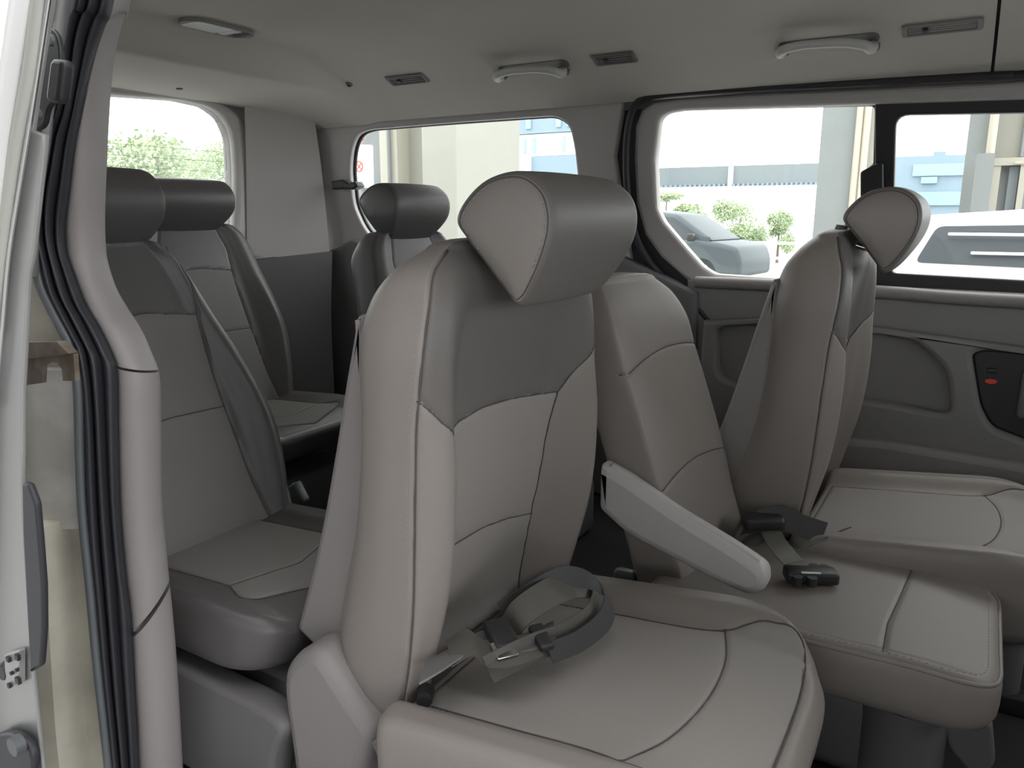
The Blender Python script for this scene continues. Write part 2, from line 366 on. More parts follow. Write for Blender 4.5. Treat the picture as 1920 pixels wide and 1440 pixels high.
FG = [(.175, -.695, -.655, -.65, -.67, .752, 1.20), (.225, -.732, -.635, -.62, -.672, .733, 1.215), (.28, -.758, -.615, -.60, -.665, .724, 1.227), (.34, -.765, -.60, -.585, -.65, .72, 1.235),
      (.42, -.745, -.59, -.565, -.63, .72, 1.24), (.50, -.722, -.585, -.553, -.615, .72, 1.24), (.60, -.706, -.58, -.548, -.605, .72, 1.235),
      (.68, -.70, -.575, -.550, -.598, .72, 1.222), (.76, -.70, -.565, -.549, -.582, .722, 1.205), (.82, -.688, -.566, -.552, -.566, .738, 1.185),
      (.86, -.664, -.580, -.566, -.566, .768, 1.155), (.885, -.640, -.592, -.582, -.578, .815, 1.105)]
def front_seat(label, dx, dy, dz=0, arm=True, sx=1.0):
    root = empty('car_seat', (-.62+dx, .98+dy, 0), label, 'car seat', 'captain seats of the second row')
    rows = [(z+dz, xr+dx, xs+dx, xc+dx, xi+dx, yn+dy, yf+dy) for z, xr, xs, xc, xi, yn, yf in FG]
    D = np.array([dy, dz])
    arc = [PX(x, y, X) for x, y, X in ((822, 828, -.605), (860, 788, -.605), (905, 762, -.605), (960, 746, -.605), (1010, 740, -.60), (1063, 738, -.575))]
    right = [PX(x, y, X) for x, y, X in ((1045, 830, -.585), (1020, 950, -.605), (1000, 1050, -.63), (975, 1130, -.66))]
    left = [PX(x, y, X) for x, y, X in ((826, 1240, -.66), (826, 1140, -.64), (827, 1050, -.625), (824, 940, -.612))]
    P2 = lambda v: (v.y+dy, v.z+dz)
    ins = [P2(v) for v in arc+right+left]
    arc2 = [P2(PX(x, y, -.62)) for x, y in ((827, 1048), (860, 1020), (910, 990), (960, 973), (1008, 965))]
    shr = [P2(PX(x, y, X)) for x, y, X in ((1063, 738, -.575), (1085, 705, -.56), (1106, 672, -.55), (1124, 640, -.545))]
    shl = [P2(PX(x, y, X)) for x, y, X in ((822, 828, -.6), (800, 790, -.58), (780, 752, -.575))]
    b, G, N, R = backrest(root, rows, ('leather', 'insert', 'leather_shade'), ins, [arc2, shr, shl], upper=[(.70+dy, shl[-1][1])]+shl[::-1]+[P2(v) for v in arc]+shr[1:]+[(1.26+dy, shr[-1][1]+.02), (1.26+dy, 1.0), (.70+dy, 1.0)])
    # stitching beside the near side seam
    zz = np.linspace(.33, .86, 160)+dz; xs = np.interp(zz, R[:, 0], R[:, 2])-.007; yn = np.interp(zz, R[:, 0], R[:, 5])-.0005
    stitches('stitching', np.c_[xs, yn, zz], np.tile([0, -1., 0], (160, 1)), 'thread', b, .0085, .003, .0004)
    # shell behind the cushion
    sh = [(-.700, .80), (-.728, .70), (-.748, .62), (-.792, .46), (-.852, .30), (-.79, .268), (-.735, .30), (-.70, .50), (-.685, .70), (-.688, .80)]
    me = plate_me(rnd([(x+dx, z+dz) for x, z in sh], [.008, .03, .05, .08, .012, .01, .03, .05, .02, .005], 6), [], .44, .012, 'xz', .98+dy, False)
    link('back_shell', me, 'plastic', root, auto=40)
    headrest(root, (-.512+dx, .968+dy, .902+dz), .137, ('leather_shade', 'leather', 'leather'), 0, 1.0, True, True, base=(-.60+dx, 0, .895+dz))
    # cushion
    y0, y1, x0, x1 = .655+dy, 1.165+dy, -.612+dx, -.128+dx
    yl, yr = y0+.085, y1-.09
    insert = sm([(x0+.02, yl), (-.45+dx, yl), (-.33+dx, yl), (-.22+dx, yl-.02), (-.16+dx, yl-.02), (-.145+dx, .9+dy), (-.16+dx, yr+.02), (-.22+dx, yr+.035), (-.30+dx, yr), (-.45+dx, yr), (x0+.02, yr)], 80)
    insert = [tuple(p) for p in insert]
    tr = sm([(-.30+dx, yl-.01), (-.262+dx, .80+dy), (-.245+dx, .9+dy), (-.25+dx, 1.0+dy), (-.275+dx, yr+.01)], 24)
    c, top, G, N = cushion(root, x0, x1, y0, y1, .160+dz, .275+dz, .17, .03, .11, .026, .045, ('leather', 'insert'), insert, [tr], bw=.17, dish=.0, overhang=.025)
    if arm:
        prof = [(-.545, .497), (-.50, .482), (-.40, .432), (-.30, .392), (-.245, .366), (-.243, .332), (-.268, .312), (-.33, .325), (-.42, .352), (-.49, .372), (-.545, .41)]
        me = plate_me(rnd([(x+dx, z+dz) for x, z in [(x*1.033, .93-(.93-z)*1.033) for x, z in prof]], [.01, .02, .03, .02, .022, .022, .022, .04, .04, .03, .01], 6), [], .05, .016, 'xz', 1.266+dy, False)
        a = link('armrest', me, 'plastic_l', root, auto=40)
        q = [( -.53, .4905), (-.50, .4785), (-.40, .4285), (-.30, .3885), (-.262, .372)]
        link('armrest_pad_edge', tube_me([(x*1.033+dx, 1.262+dy, .93-(.93-z)*1.033+dz-.004) for x, z in q], .010, 8, 6), 'plastic_l', a)
    return root, c, top
fg, fgc, fgtop = front_seat('grey leather seat nearest the open door with a belt heaped on its cushion', 0, 0)
# base, recliner cover, levers of the nearest seat
rc = [PY(x, y, .70) for x, y in ((528, 1300), (528, 1262), (545, 1230), (575, 1216), (600, 1225), (625, 1262), (665, 1325), (705, 1378), (680, 1450), (640, 1520), (560, 1520), (545, 1420))]
me = plate_me(rnd([(v.x, v.z) for v in rc], .02, 5), [], .075, .02, 'xz', .735, False)
link('recliner_cover', me, 'plastic', fg, auto=50)
box('seat_frame', (-.38, .92, .13), (.42, .40, .09), 'plastic_d', fg, bev=.02)
for y in (.74, 1.10):
    box('seat_rail', (-.40, y, .035), (.62, .04, .07), 'black', fg, bev=.008)
box('pedestal', (-.40, .92, .08), (.34, .34, .08), 'plastic_d', fg, bev=.015)
def zpix(x, y, z): return PZ(x, y, z)
k = PY(797, 1306, .74); bm = bmesh.new(); cyl_bm(bm, k+Vector((-.006, .01, 0)), k+Vector((.008, -.012, .004)), .0125, .011, 10); link('recline_knob', bmm(bm), 'black', fg, auto=30)
for (a, b, r) in (((722, 1360), (790, 1432), .005), ((705, 1385), (742, 1450), .007)):
    tube('side_bracket', [PY(*a, .69), PY((a[0]+b[0])/2-4, (a[1]+b[1])/2, .69), PY(*b, .69)], r, 'plastic_d', fg)
v = PY(745, 1400, .70); box('latch_plate', v, (.05, .01, .06), 'paint', fg, bev=.003)

# far captain seat: same build one seat further in
fs, fsc, fstop = front_seat('grey leather seat by the sliding windows beyond the armless middle seat', .335, .875, 0, False)
box('pedestal', (-.07, 1.80, .09), (.44, .40, .16), 'plastic_d', fs, bev=.03)
for y in (1.62, 1.98): box('seat_rail', (-.07, y, .02), (.6, .04, .04), 'black', fs, bev=.006)

# folding middle seat
ms = empty('car_seat', (-.3, 1.3, 0), 'narrow middle seat without headrest, black buckle lying on its cushion', 'car seat')
rows = []
for z, xf in ((.24, -.385), (.30, -.402), (.37, -.425), (.44, -.444), (.52, -.470), (.60, -.498), (.66, -.520), (.72, -.540), (.77, -.565), (.80, -.590)):
    e = max(0, (z-.72)/.08); y0, y1 = 1.292+.03*e**2, 1.585-.05*e**2
    rows.append((z, xf-.105+.02*e, xf, xf, xf+.004, y0, y1))
s1 = [(1.292, .640), (1.36, .660), (1.44, .672), (1.52, .672), (1.585, .664)]; s2 = [(1.292, .425), (1.36, .447), (1.44, .458), (1.52, .455), (1.585, .445)]
backrest(ms, rows, ('leather', 'insert'), None, [sm(s1), sm(s2)], boxy=True, nv=170, skew=.14)
c, mtop, G, N = cushion(ms, -.46, .094, 1.178, 1.565, .185, .268, .075, .03, .03, .004, .016, ('leather', 'insert'), None, [[(-.065, 1.195), (-.068, 1.3), (-.058, 1.43), (-.05, 1.55)]], True, overhang=.0, bw=.1)
stitches('stitching', G[11][30:150], N[11][30:150], 'thread', c, .01, .004, .0006)
box('pedestal', (-.14, 1.38, .08), (.30, .24, .16), 'plastic_d', ms, bev=.03)
cyl('pedestal_column', (-.03, 1.29, .003), (-.03, 1.29, .165), .065, 'plastic_d', ms, 28)
plate('hinge_cover', rnd([(.02, .165), (.09, .165), (.102, .10), (.085, .06), (.04, .10)], .012), [], .03, 'plastic_d', ms, .006, 'xz', 1.29, False)

# ---- third row
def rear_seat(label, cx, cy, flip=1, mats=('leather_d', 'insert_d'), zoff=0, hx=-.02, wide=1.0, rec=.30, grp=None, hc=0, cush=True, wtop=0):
    root = empty('car_seat', (cx, cy, 0), label, 'car seat', grp); rows = []
    for z, hw in ((.29, .185), (.34, .20), (.40, .218), (.47, .226), (.53, .222), (.59, .205), (.66, .180), (.73, .150), (.80, .122), (.845, .098), (.87, .07)):
        hw = hw*wide+wtop*max(0, z-.44)*.25; x = cx-rec*(z-.33); b = .045 if z < .6 else max(.005, .045-(z-.6)*.25)
        th = .125 if z < .8 else .125-(z-.8)*.7
        rows.append((z+zoff, x-th, x-.012, x+b*.6, x-.012, cy-hw, cy+hw))
    hwi = .105*wide
    ins = [(cy-hwi*.98, .735+zoff), (cy, .748+zoff), (cy+hwi*.98, .735+zoff), (cy+hwi*1.05, .60+zoff), (cy+hwi*1.15, .50+zoff), (cy+hwi*1.3, .30+zoff), (cy-hwi*1.3, .30+zoff), (cy-hwi*1.15, .50+zoff), (cy-hwi*1.05, .60+zoff)]
    s1 = [(cy-hwi*1.1, .545+zoff), (cy, .553+zoff), (cy+hwi*1.1, .55+zoff)]
    up = [[(cy+s*hwi, .735+zoff), (cy+s*hwi*1.02, .80+zoff), (cy+s*hwi*.8, .88+zoff)] for s in (-1, 1)]
    backrest(root, rows, mats, ins, [s1]+up, nv=120, fine=.8)
    zt = .875+zoff; hxx = cx-rec*.56+hx
    headrest(root, (hxx, cy+hc, .935+zoff), .128*wide, (mats[0],)*3, -.15, 1.0, True, False, .38, .08, base=(cx-rec*.54-.05, 0, zt))
    if cush:
        yl, yr = cy-.12*wide, cy+.12*wide
        insert = [(cx-.08, yl), (cx+.20, yl), (cx+.26, yl-.03), (cx+.32, cy), (cx+.26, yr+.03), (cx+.20, yr), (cx-.08, yr)]
        cushion(root, cx-.10, cx+.35, cy-.20*wide, cy+.20*wide, .235+zoff, .315+zoff, .10, .03, .06, .014, .035, (mats[0], mats[1]), insert, [[(cx+.2, yl), (cx+.235, cy), (cx+.2, yr)]], overhang=.02)
    return root
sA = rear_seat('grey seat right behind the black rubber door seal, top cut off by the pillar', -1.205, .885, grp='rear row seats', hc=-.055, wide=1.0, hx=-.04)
box('pedestal', (-1.08, .92, .10), (.44, .34, .20), 'plastic_d', sA, bev=.035)
pl = [(-1.30, .215), (-.86, .205), (-.80, .19), (-.83, .14), (-.86, .02), (-1.30, .02)]
plate('seat_base_cover', rnd(pl, .045), [], .05, 'plastic_d', sA, .010, 'xz', .71, False)
cyl('recliner_bracket', PY(525, 900, 1.10), PY(540, 960, 1.10), .012, 'plastic', sA)
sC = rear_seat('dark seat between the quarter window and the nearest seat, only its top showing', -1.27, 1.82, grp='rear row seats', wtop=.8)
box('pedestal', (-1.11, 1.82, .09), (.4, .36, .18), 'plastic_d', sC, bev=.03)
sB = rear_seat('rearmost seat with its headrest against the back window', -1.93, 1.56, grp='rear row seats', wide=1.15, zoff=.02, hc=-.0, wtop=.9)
box('pedestal', (-1.8, 1.56, .09), (.4, .36, .2), 'plastic_d', sB, bev=.03)

# ------------------------------------------------------------------ van shell
def zc(X, Y):
    a = .155*max(0, (Y-1.70)/.50)**2.3+.155*max(0, (1.20-Y)/.5)**2.3
    r = min(1, max(0, (-1.84-X)/.10)); b = .085*r*r*(3-2*r)+.02*min(1, max(0, (-1.95-X)/.43))
    return 1.415-(a**3+b**3)**(1/3)
xs = np.r_[np.linspace(-2.38, -1.7, 40), np.linspace(-1.65, -.035, 30)]; ys = np.linspace(.70, 2.215, 60)
def ceil_me(xs):
    vs = [(x, y, zc(x, y)) for x in xs for y in ys]; n = len(ys); up = [(x, y, zc(x, y)+.02) for x in xs for y in ys]; N0 = len(vs)
    fs = [(i*n+j, (i+1)*n+j, (i+1)*n+j+1, i*n+j+1) for i in range(len(xs)-1) for j in range(n-1)]
    fs += [tuple(q+N0 for q in f[::-1]) for f in fs]; return raw(vs+up, fs)
c = struct(link('ceiling', ceil_me(xs), 'headliner')); c['label'] = 'grey fabric headliner over the rear rows'
c = struct(link('ceiling', ceil_me(np.linspace(-.028, 1.1, 20)), 'headliner')); c['label'] = 'grey fabric headliner forward of the seam'
struct(box('trim_1', (-.031, 1.45, 1.432), (.008, 1.4, .02), 'rubber'))
def hit(x, y):
    r = ray(x, y); t = .3
    while t < 6:
        p = [r[0]*t, r[1]*t, CZ+r[2]*t]
        if p[1] > .7 and p[2] > zc(p[0], p[1]): break
        t += .002
    X, Y = p[0], p[1]; n = Vector(((zc(X+.01, Y)-zc(X-.01, Y))/.02, (zc(X, Y+.01)-zc(X, Y-.01))/.02, -1)).normalized()
    return Vector((X, Y, zc(X, Y))), n
def frame_at(p, n):
    ax = Vector((1, 0, 0)); ax = (ax-n*ax.dot(n)).normalized(); ay = n.cross(ax); return Matrix((ax, ay, n)).transposed()   # local z points into the cabin
struct(box('roof', (-.65, 1.45, 1.49), (3.6, 1.72, .05), 'paint', bev=.01))
struct(box('trim_8', (-.65, 2.262, 1.33), (3.5, .06, .20), 'plastic_d'))
struct(box('trim_8', (-.65, .70, 1.36), (3.5, .05, .24), 'plastic_d'))
struct(box('floor', (-.65, 1.48, -.02), (3.6, 1.66, .04), 'carpet'))
struct(box('trim_2', (-.2, .58, -.05), (1.7, .12, .10), 'plastic_d', bev=.01))

# front of the cabin, outside the frame but closing the van in
o = struct(plate('door_2', [(.26, -.05), (1.14, -.05), (1.14, 1.28), (.22, 1.28)], [rnd([(.38, .78), (1.04, .78), (.97, 1.20), (.36, 1.20)], .05)], .05, 'plastic_d', None, .008, 'xz', .64, False)); o['label'] = 'near side front door of the van'
link('pane', plate_me([(.36, .76), (1.06, .76), (.99, 1.22), (.34, 1.22)], [], .004, 0, 'xz', .63, False), 'glass', o)
o = struct(plate('wall_front', [(.62, 0), (2.28, 0), (2.28, 1.44), (.62, 1.44)], [rnd([(.80, .80), (2.12, .80), (2.02, 1.25), (.90, 1.25)], .05)], .05, 'plastic_d', None, .008, 'yz', 1.14, False)); o['label'] = 'dashboard end of the cabin under the windscreen'
link('pane', plate_me([(.78, .78), (2.14, .78), (2.04, 1.27), (.88, 1.27)], [], .004, 0, 'yz', 1.16, False), 'glass', o)
# far wall behind the third row
q_in = [(690, 243), (860, 229), (1040, 217), (1066, 232), (1076, 275), (1082, 330), (1084, 400), (1080, 470), (1040, 500), (760, 500), (715, 470), (680, 425), (662, 385), (655, 320), (658, 280), (668, 252)]
hole = [(p.x, p.z) for p in (PW(x, y) for x, y in q_in)]
hole = rnd(hole, .03, 4)
pnl = [(-2.27, .70), (-.93, .70), (-.97, .95), (-.99, 1.10), (-.95, 1.285), (-2.27, 1.285)]
wl_ = struct(plate('wall_left', pnl, [hole], .024, 'plastic_l', None, .008, pos=YW+.012)); wl_['label'] = 'grey plastic trim round the rear quarter window'
big = lambda f: rnd([(p.x, p.z) for p in (PW(x, y) for x, y in f)], .03, 4)
ctr = Vector((-1.6, 1.05)); sc_ = lambda pl, k: [tuple(ctr+(Vector(p)-ctr)*k) for p in pl]
w1 = struct(plate('window_1', sc_(hole, 1.03), [sc_(hole, .985)], .012, 'rubber', None, .004, pos=YW+.028))
me = plate_me(sc_(hole, 1.01), [], .004, 0, 'xz', YW+.055); link('pane', me, 'glass', w1)
low = [(p.x, p.z) for p in (PW(x, y) for x, y in ((488, 492), (560, 492), (605, 482), (640, 462), (670, 448)))]
low = low+[(-1.9, .80), (-.96, .80), (-.72, .70), (-.70, 0), (-2.35, 0)]
o = struct(plate('wall_left', low, [], .06, 'plastic_d', None, .015, pos=YW-.03+.02, shear=True)); o['label'] = 'dark grey lower side trim beside the rear seats'
p = PY(548, 772, 2.12); q = PY(660, 762, 2.12)
struct(tube('trim_3', [p-Vector((.12, 0, .01)), p, q, q+Vector((.9, .0, 0))], .030, 'plastic_l', n=16))
struct(box('trim_4', (p.x+.35, 2.2, p.z-.02), (1.3, .16, .03), 'plastic_d', bev=.01))
# corner pillar between the quarter window and the rear window
A = [(-2.395, 2.03, .78), (-2.39, 2.05, 1.1), (-2.375, 2.05, 1.31)]; B = [(-2.20, 2.265, .755), (-2.20, 2.24, 1.1), (-2.20, 2.21, 1.31)]
o = struct(strip('wall_left', A, B, 'plastic_l', None, n=30, k=16, dirv=(-.7, .7, 0), prof=lambda t: .045*math.sin(math.pi*t)**.7, thick=.05)); o['label'] = 'grey corner pillar trim beside the back window'
o = struct(strip('wall_left', [(-2.38, 1.98, 0), (-2.38, 1.99, .5), (-2.38, 2.01, .76)], [(-2.17, 2.22, 0), (-2.17, 2.22, .5), (-2.17, 2.245, .79)], 'plastic_d', None, n=20, k=12, dirv=(-.7, .7, 0), prof=lambda t: .03*math.sin(math.pi*t)**.7, thick=.05)); o['label'] = 'dark lower corner trim behind the rear seats'
# rear wall and window
ri = yz([(210, 180), (330, 188), (385, 200), (415, 222), (430, 258), (434, 330), (432, 400), (427, 455)], -2.40)
ri = ri+[(1.90, .76), (1.0, .76), (.94, .84), (.93, 1.15), (.97, 1.27), (1.1, 1.30), (1.3, 1.305)]
ro = yz([(215, 160), (340, 170), (415, 190), (455, 218), (476, 258), (486, 330), (482, 400), (476, 470)], -2.37)
ro = ro+[(2.03, .70), (.86, .70), (.86, 1.25), (.95, 1.325), (1.3, 1.33)]
rw = struct(plate('wall_rear', [(.62, 0), (2.28, 0), (2.28, 1.42), (.62, 1.42)], [sc2 for sc2 in [rnd(ri, .02, 3)]], .04, 'plastic_l', None, .004, 'yz', -2.42, False))
w2 = struct(plate('window_2', rnd(ro, .04, 4), [rnd(ri, .03, 4)], .05, 'plastic_l', None, .018, 'yz', -2.39, False))
bm = bmesh.new(); me = plate_me(rnd(ri, .02, 3), [], .004, 0, 'yz', -2.425, False); bm.from_mesh(me)
link('pane', bmm(bm), 'glass', w2)
bm = bmesh.new()
for z in np.arange(.80, 1.28, .035): cyl_bm(bm, (-2.421, .96, z), (-2.421, 1.965, z), .0005, n=5)
link('heater_wires', bmm(bm), 'rubber_g', w2)

# far sliding door with its two windows
seal = [(1920, 141), (1890, 142), (1600, 156), (1400, 166), (1270, 174), (1215, 182), (1190, 200), (1178, 240), (1174, 310), (1180, 390), (1196, 452), (1225, 500), (1270, 545), (1320, 590), (1345, 640)]
sp = [PW(x, y, .012) for x, y in seal]; sp = [Vector((1.1, sp[0].y, sp[0].z))]+sp+[Vector((sp[-1].x+.02, YW-.02, .3)), Vector((sp[-1].x+.03, YW-.02, .03))]
st = struct(tube('trim_5', sp, .011, 'rubber', n=12, sub=6)); st['label'] = 'black rubber seal round the far sliding door'
tri = [(1188, 300), (1190, 236), (1202, 205), (1225, 191), (1275, 184), (1400, 176), (1600, 167), (1890, 152)]
outer = [(p.x, p.z) for p in (PW(x, y) for x, y in tri)]
outer = outer+[(1.1, outer[-1][1]-.003), (1.1, .70), (-.66, .70)]+[(p.x, p.z) for p in (PW(x, y) for x, y in ((1322, 560), (1290, 528), (1238, 482), (1208, 440), (1192, 380)))]
h1 = [(p.x, p.z) for p in (PW(x, y) for x, y in ((1236, 222), (1250, 211), (1280, 206), (1629, 195), (1640, 200), (1640, 500), (1630, 524), (1460, 522), (1340, 514), (1318, 500), (1285, 463), (1243, 414), (1232, 390), (1228, 300)))]
h2 = [(p.x, p.z) for p in (PW(x, y) for x, y in ((1646, 195), (1920, 186)))]; h2 += [(.60, h2[-1][1]-.002), (.60, .735)]+[(p.x, p.z) for p in (PW(x, y) for x, y in ((1920, 550), (1646, 536)))]
hall = h1[:4]+h2[1:6]+h1[7:]
d1 = struct(plate('door_1', outer, [rnd(hall, .012, 4)], .045, 'plastic_l', None, .013, pos=YW+.022)); d1['label'] = 'far sliding door of the van'
w3 = struct(plate('window_3', sc_(h1, 1.0) if False else rnd([(p.x, p.z) for p in (PW(x, y) for x, y in ((1180, 300), (1180, 196), (1400, 188), (1645, 180), (1650, 560), (1460, 556), (1290, 560), (1180, 460)))], .02), [rnd([(p.x, p.z) for p in (PW(x, y) for x, y in ((1196, 206), (1280, 204), (1637, 195), (1634, 305), (1615, 320), (1612, 400), (1612, 528), (1460, 532), (1300, 540), (1196, 440)))], [.03, .03, .014, .004, .004, .01, .01, .03, .03, .03], 6)], .02, 'black', None, .003, pos=YW+.044))
gp = [(p.x, p.z) for p in (PW(x, y) for x, y in ((1192, 198), (1650, 186), (1650, 540), (1290, 545), (1192, 440)))]
link('pane', plate_me(gp, [], .004, 0, 'xz', YW+.062), 'glass', w3)
o2 = [(p.x, p.z) for p in (PW(x, y, -.01) for x, y in ((1640, 188), (1920, 182)))]+[(.64, 1.225), (.64, .70)]+[(p.x, p.z) for p in (PW(x, y, -.01) for x, y in ((1920, 552), (1640, 538)))]
i2 = [(p.x, p.z) for p in (PW(x, y, -.01) for x, y in ((1680, 215), (1920, 211)))]+[(.60, 1.175), (.60, .76)]+[(p.x, p.z) for p in (PW(x, y, -.01) for x, y in ((1920, 526), (1672, 512)))]
w4 = struct(plate('window_4', o2, [rnd(i2, [.03, 0, .03, .03, 0, .012], 6)], .03, 'black', None, .005, pos=YW+.028))
link('pane', plate_me(i2, [], .004, 0, 'xz', YW+.04), 'glass', w4)
link('latch', plate_me(rnd([(p.x, p.z) for p in (PW(x, y, .02) for x, y in ((1612, 322), (1640, 306), (1655, 306), (1655, 372), (1612, 372)))], .006), [], .02, .004, 'xz', YW-.0), 'black', w4, auto=40)
A = [PW(x, y, -.02) for x, y in ((1500, 150), (1270, 165), (1200, 172), (1160, 200), (1150, 310), (1160, 400), (1180, 470), (1215, 520), (1290, 590))]
B = [PW(x, y, -.02) for x, y in ((1500, 185), (1275, 200), (1230, 215), (1212, 245), (1212, 310), (1214, 380), (1232, 430), (1262, 475), (1330, 550))]
struct(strip('trim_9', A, B, 'rubber', None, n=40, k=3, prof=lambda t: 0, thick=.006))
# ledge and door panel
le = [PY(x, y, YW-.03) for x, y in ((1318, 529), (1455, 535), (1660, 548), (1920, 566))]
link('window_ledge', tube_me([le[0]-Vector((.02, 0, 0))]+le+[Vector((1.1, YW-.03, le[-1].z))], .017, 12, 6), 'plastic', d1)
f = lambda x, y: (PY(x, y, YW-.04).x, PY(x, y, YW-.04).z)
base = [(-.76, .735), (1.1, .72), (1.1, .03), (-.70, .03)]
link('door_panel', plate_me(base, [], .04, .008, 'xz', YW, False), 'plastic_m', d1, auto=40)
raised = [f(1322, 600), f(1450, 594), f(1660, 614), f(1920, 650)]; raised += [(1.1, raised[-1][1]-.01), (1.1, .10), (-.70, .10)]
pocket = rnd([f(1345, 612), f(1440, 606), f(1600, 612), f(1720, 638), f(1775, 690), f(1785, 776), f(1655, 752), f(1400, 722), f(1350, 704)], .03, 6)
bez = rnd([f(1822, 662), f(1845, 655), f(1990, 668), f(1990, 850), (f(1900, 815)), f(1860, 800), f(1838, 760)], .02, 5)
link('armrest_panel', plate_me(raised, [pocket, bez], .05, .014, 'xz', YW-.04, False), 'plastic_m', d1, auto=40)
bz = link('handle_bezel', plate_me(bez, [], .03, .006, 'xz', YW-.026, False), 'black', d1, auto=40)
v = PY(1858, 715, YW-.045); link('lock_marker', plate_me([(v.x+.0135*math.cos(a), v.z+.0065*math.sin(a)) for a in np.linspace(0, 6.28, 20, endpoint=False)], [], .006, .001, 'xz', v.y, False), 'red', bz)
v = PY(1860, 695, YW-.045); box('lock_slider', v, (.022, .012, .012), 'black', bz, bev=.003)
v = PY(1915, 740, YW-.05); box('inner_handle', v+Vector((.02, 0, 0)), (.05, .02, .12), 'plastic_d', bz, bev=.009)
lw = [f(1600, 812), f(1660, 816), f(1920, 858)]; lw += [(1.1, lw[-1][1]-.02), (1.1, .05), (-.6, .05), (-.6, lw[0][1]+.005)]
link('step_trim', plate_me(lw, [], .10, .02, 'xz', YW-.06, False), 'plastic', d1, auto=40)

# near side: quarter wall behind the seal, roof rail, pillar trim, rubber seals, body metal
o = struct(plate('wall_right', [(-2.42, -.05), (-1.08, -.05), (-1.10, .75), (-1.12, 1.28), (-2.42, 1.28)], [rnd([(-2.2, .80), (-1.25, .80), (-1.22, 1.2), (-2.15, 1.2)], .05)], .04, 'plastic', None, .006, 'xz', .64, False)); o['label'] = 'near side wall of the van behind the door pillar'
link('pane', plate_me([(-2.22, .78), (-1.2, .78), (-1.2, 1.22), (-2.2, 1.22)], [], .004, 0, 'xz', .63, False), 'glass', o)
o = struct(box('trim_6', (.08, .68, 1.275), (2.1, .08, .09), 'plastic_d', bev=.02)); o['label'] = 'roof rail over the open near side door'
L_ = [(213, 0), (197, 50), (182, 93), (167, 150), (153, 213), (140, 283), (132, 350), (124, 417), (124, 450), (128, 480), (143, 523), (163, 573), (187, 613), (212, 665), (221, 700), (223, 813), (227, 960), (237, 1077), (247, 1160), (253, 1277), (258, 1360), (261, 1440)]
R_ = [(245, 0), (232, 30), (220, 77), (213, 117), (208, 167), (203, 250), (200, 317), (197, 400), (199, 470), (206, 505), (220, 545), (240, 580), (267, 623), (287, 668), (299, 703), (302, 760), (303, 860), (306, 960), (316, 1070), (325, 1160), (333, 1260), (343, 1440)]
S_ = [(147, 0), (133, 27), (123, 67), (115, 150), (107, 210), (93, 240), (83, 283), (72, 333), (67, 383), (68, 433), (76, 485), (87, 535), (103, 572), (124, 612), (141, 645), (153, 690), (158, 745), (160, 847), (165, 960), (180, 1110), (192, 1243), (213, 1440)]
def up(r, Y, dz=.12): return [Vector((r[0].x+.05, Y, r[0].z+dz))]+r
def rail(P, Y): r = [PY(x, y, Y) for x, y in P]; return up(r, Y)+[Vector((r[-1].x-.01, Y, r[-1].z-.12))]
A, B = rail(L_, .575), rail(R_, .625)
pr = lambda t: .018*math.sin(math.pi*min(1, t*1.0))**.7 if t < 1 else 0
zsplit = PY(250, 690, .6).z; z2 = PY(280, 1140, .6).z
def cut(A, B, lo, hi, n=400):
    a = cr_interp([tuple(p) for p in A], n); b = cr_interp([tuple(p) for p in B], n); m = (a[:, 2]+b[:, 2])/2; k = np.where((m <= hi) & (m >= lo))[0]; k = np.r_[k[:-3:6], k[-1]]
    return a[k], b[k]
for lo, hi, m, lb in ((zsplit+.001, 9, 'plastic', 'upper pillar trim panel by the open door'), (z2+.0008, zsplit-.001, 'plastic', 'middle pillar trim panel by the open door'), (-9, z2-.0008, 'plastic', 'lower pillar trim panel by the open door')):
    a, b = cut(A, B, lo, hi); o = struct(strip('trim_7', a, b, m, None, n=max(30, len(a)*3), k=14, prof=pr, thick=.02, dirv=(.8, -.5, 0))); o['label'] = lb
# three-lipped rubber door seal
def prs(t):
    for c, ww, h in ((.14, .14, .016), (.46, .15, .022), (.82, .18, .018)):
        if abs(t-c) < ww: return h*math.sqrt(max(0, 1-((t-c)/ww)**2))+.002
    return .002
C_ = rail(S_, .54); 
sl = empty('rubber_door_seal', (-1.0, .56, .05), 'black ribbed rubber seal curving down the near side door opening', 'door seal')
strip('seal_body', C_, A, 'rubber', sl, n=160, k=28, prof=prs, thick=.012, dirv=(.75, -.6, 0))
lipA = [p+Vector((-.002, -.006, 0)) for p in C_]
tube('grey_lip', lipA, .0065, 'rubber_g', sl, n=10, sub=5)
# painted flange and dusty body metal left of the seal
D1 = [(118, -60), (100, 60), (84, 200), (70, 320), (58, 430), (50, 520)]; D2 = [(160, -60), (128, 60), (100, 200), (85, 290), (72, 360), (66, 430), (78, 520)]
a = [PY(x, y, .50) for x, y in D1]; b = [PY(x+6, y, .56) for x, y in D2]
o = struct(strip('wall_right', a, b, 'paint', None, n=50, k=8, prof=lambda t: .006*math.sin(math.pi*t), thick=.012, dirv=(.5, -.8, 0))); o['label'] = 'painted door flange left of the seal'
a = [PY(x, y, .53) for x, y in ((30, 470), (30, 560), (28, 620), (25, 705))]; b = [PY(x, y, .56) for x, y in ((95, 470), (120, 560), (150, 620), (160, 705))]
o = struct(strip('wall_right', a, b, 'sill', None, n=30, k=10, prof=lambda t: -.01*math.sin(math.pi*t), thick=.012, dirv=(.5, -.8, 0))); o['label'] = 'shadowed body metal above the hinge bracket'
a = [PY(x, y, .53) for x, y in ((28, 690), (30, 780), (34, 880), (40, 985))]; b = [PY(x, y, .565) for x, y in ((172, 690), (172, 780), (176, 880), (182, 985))]
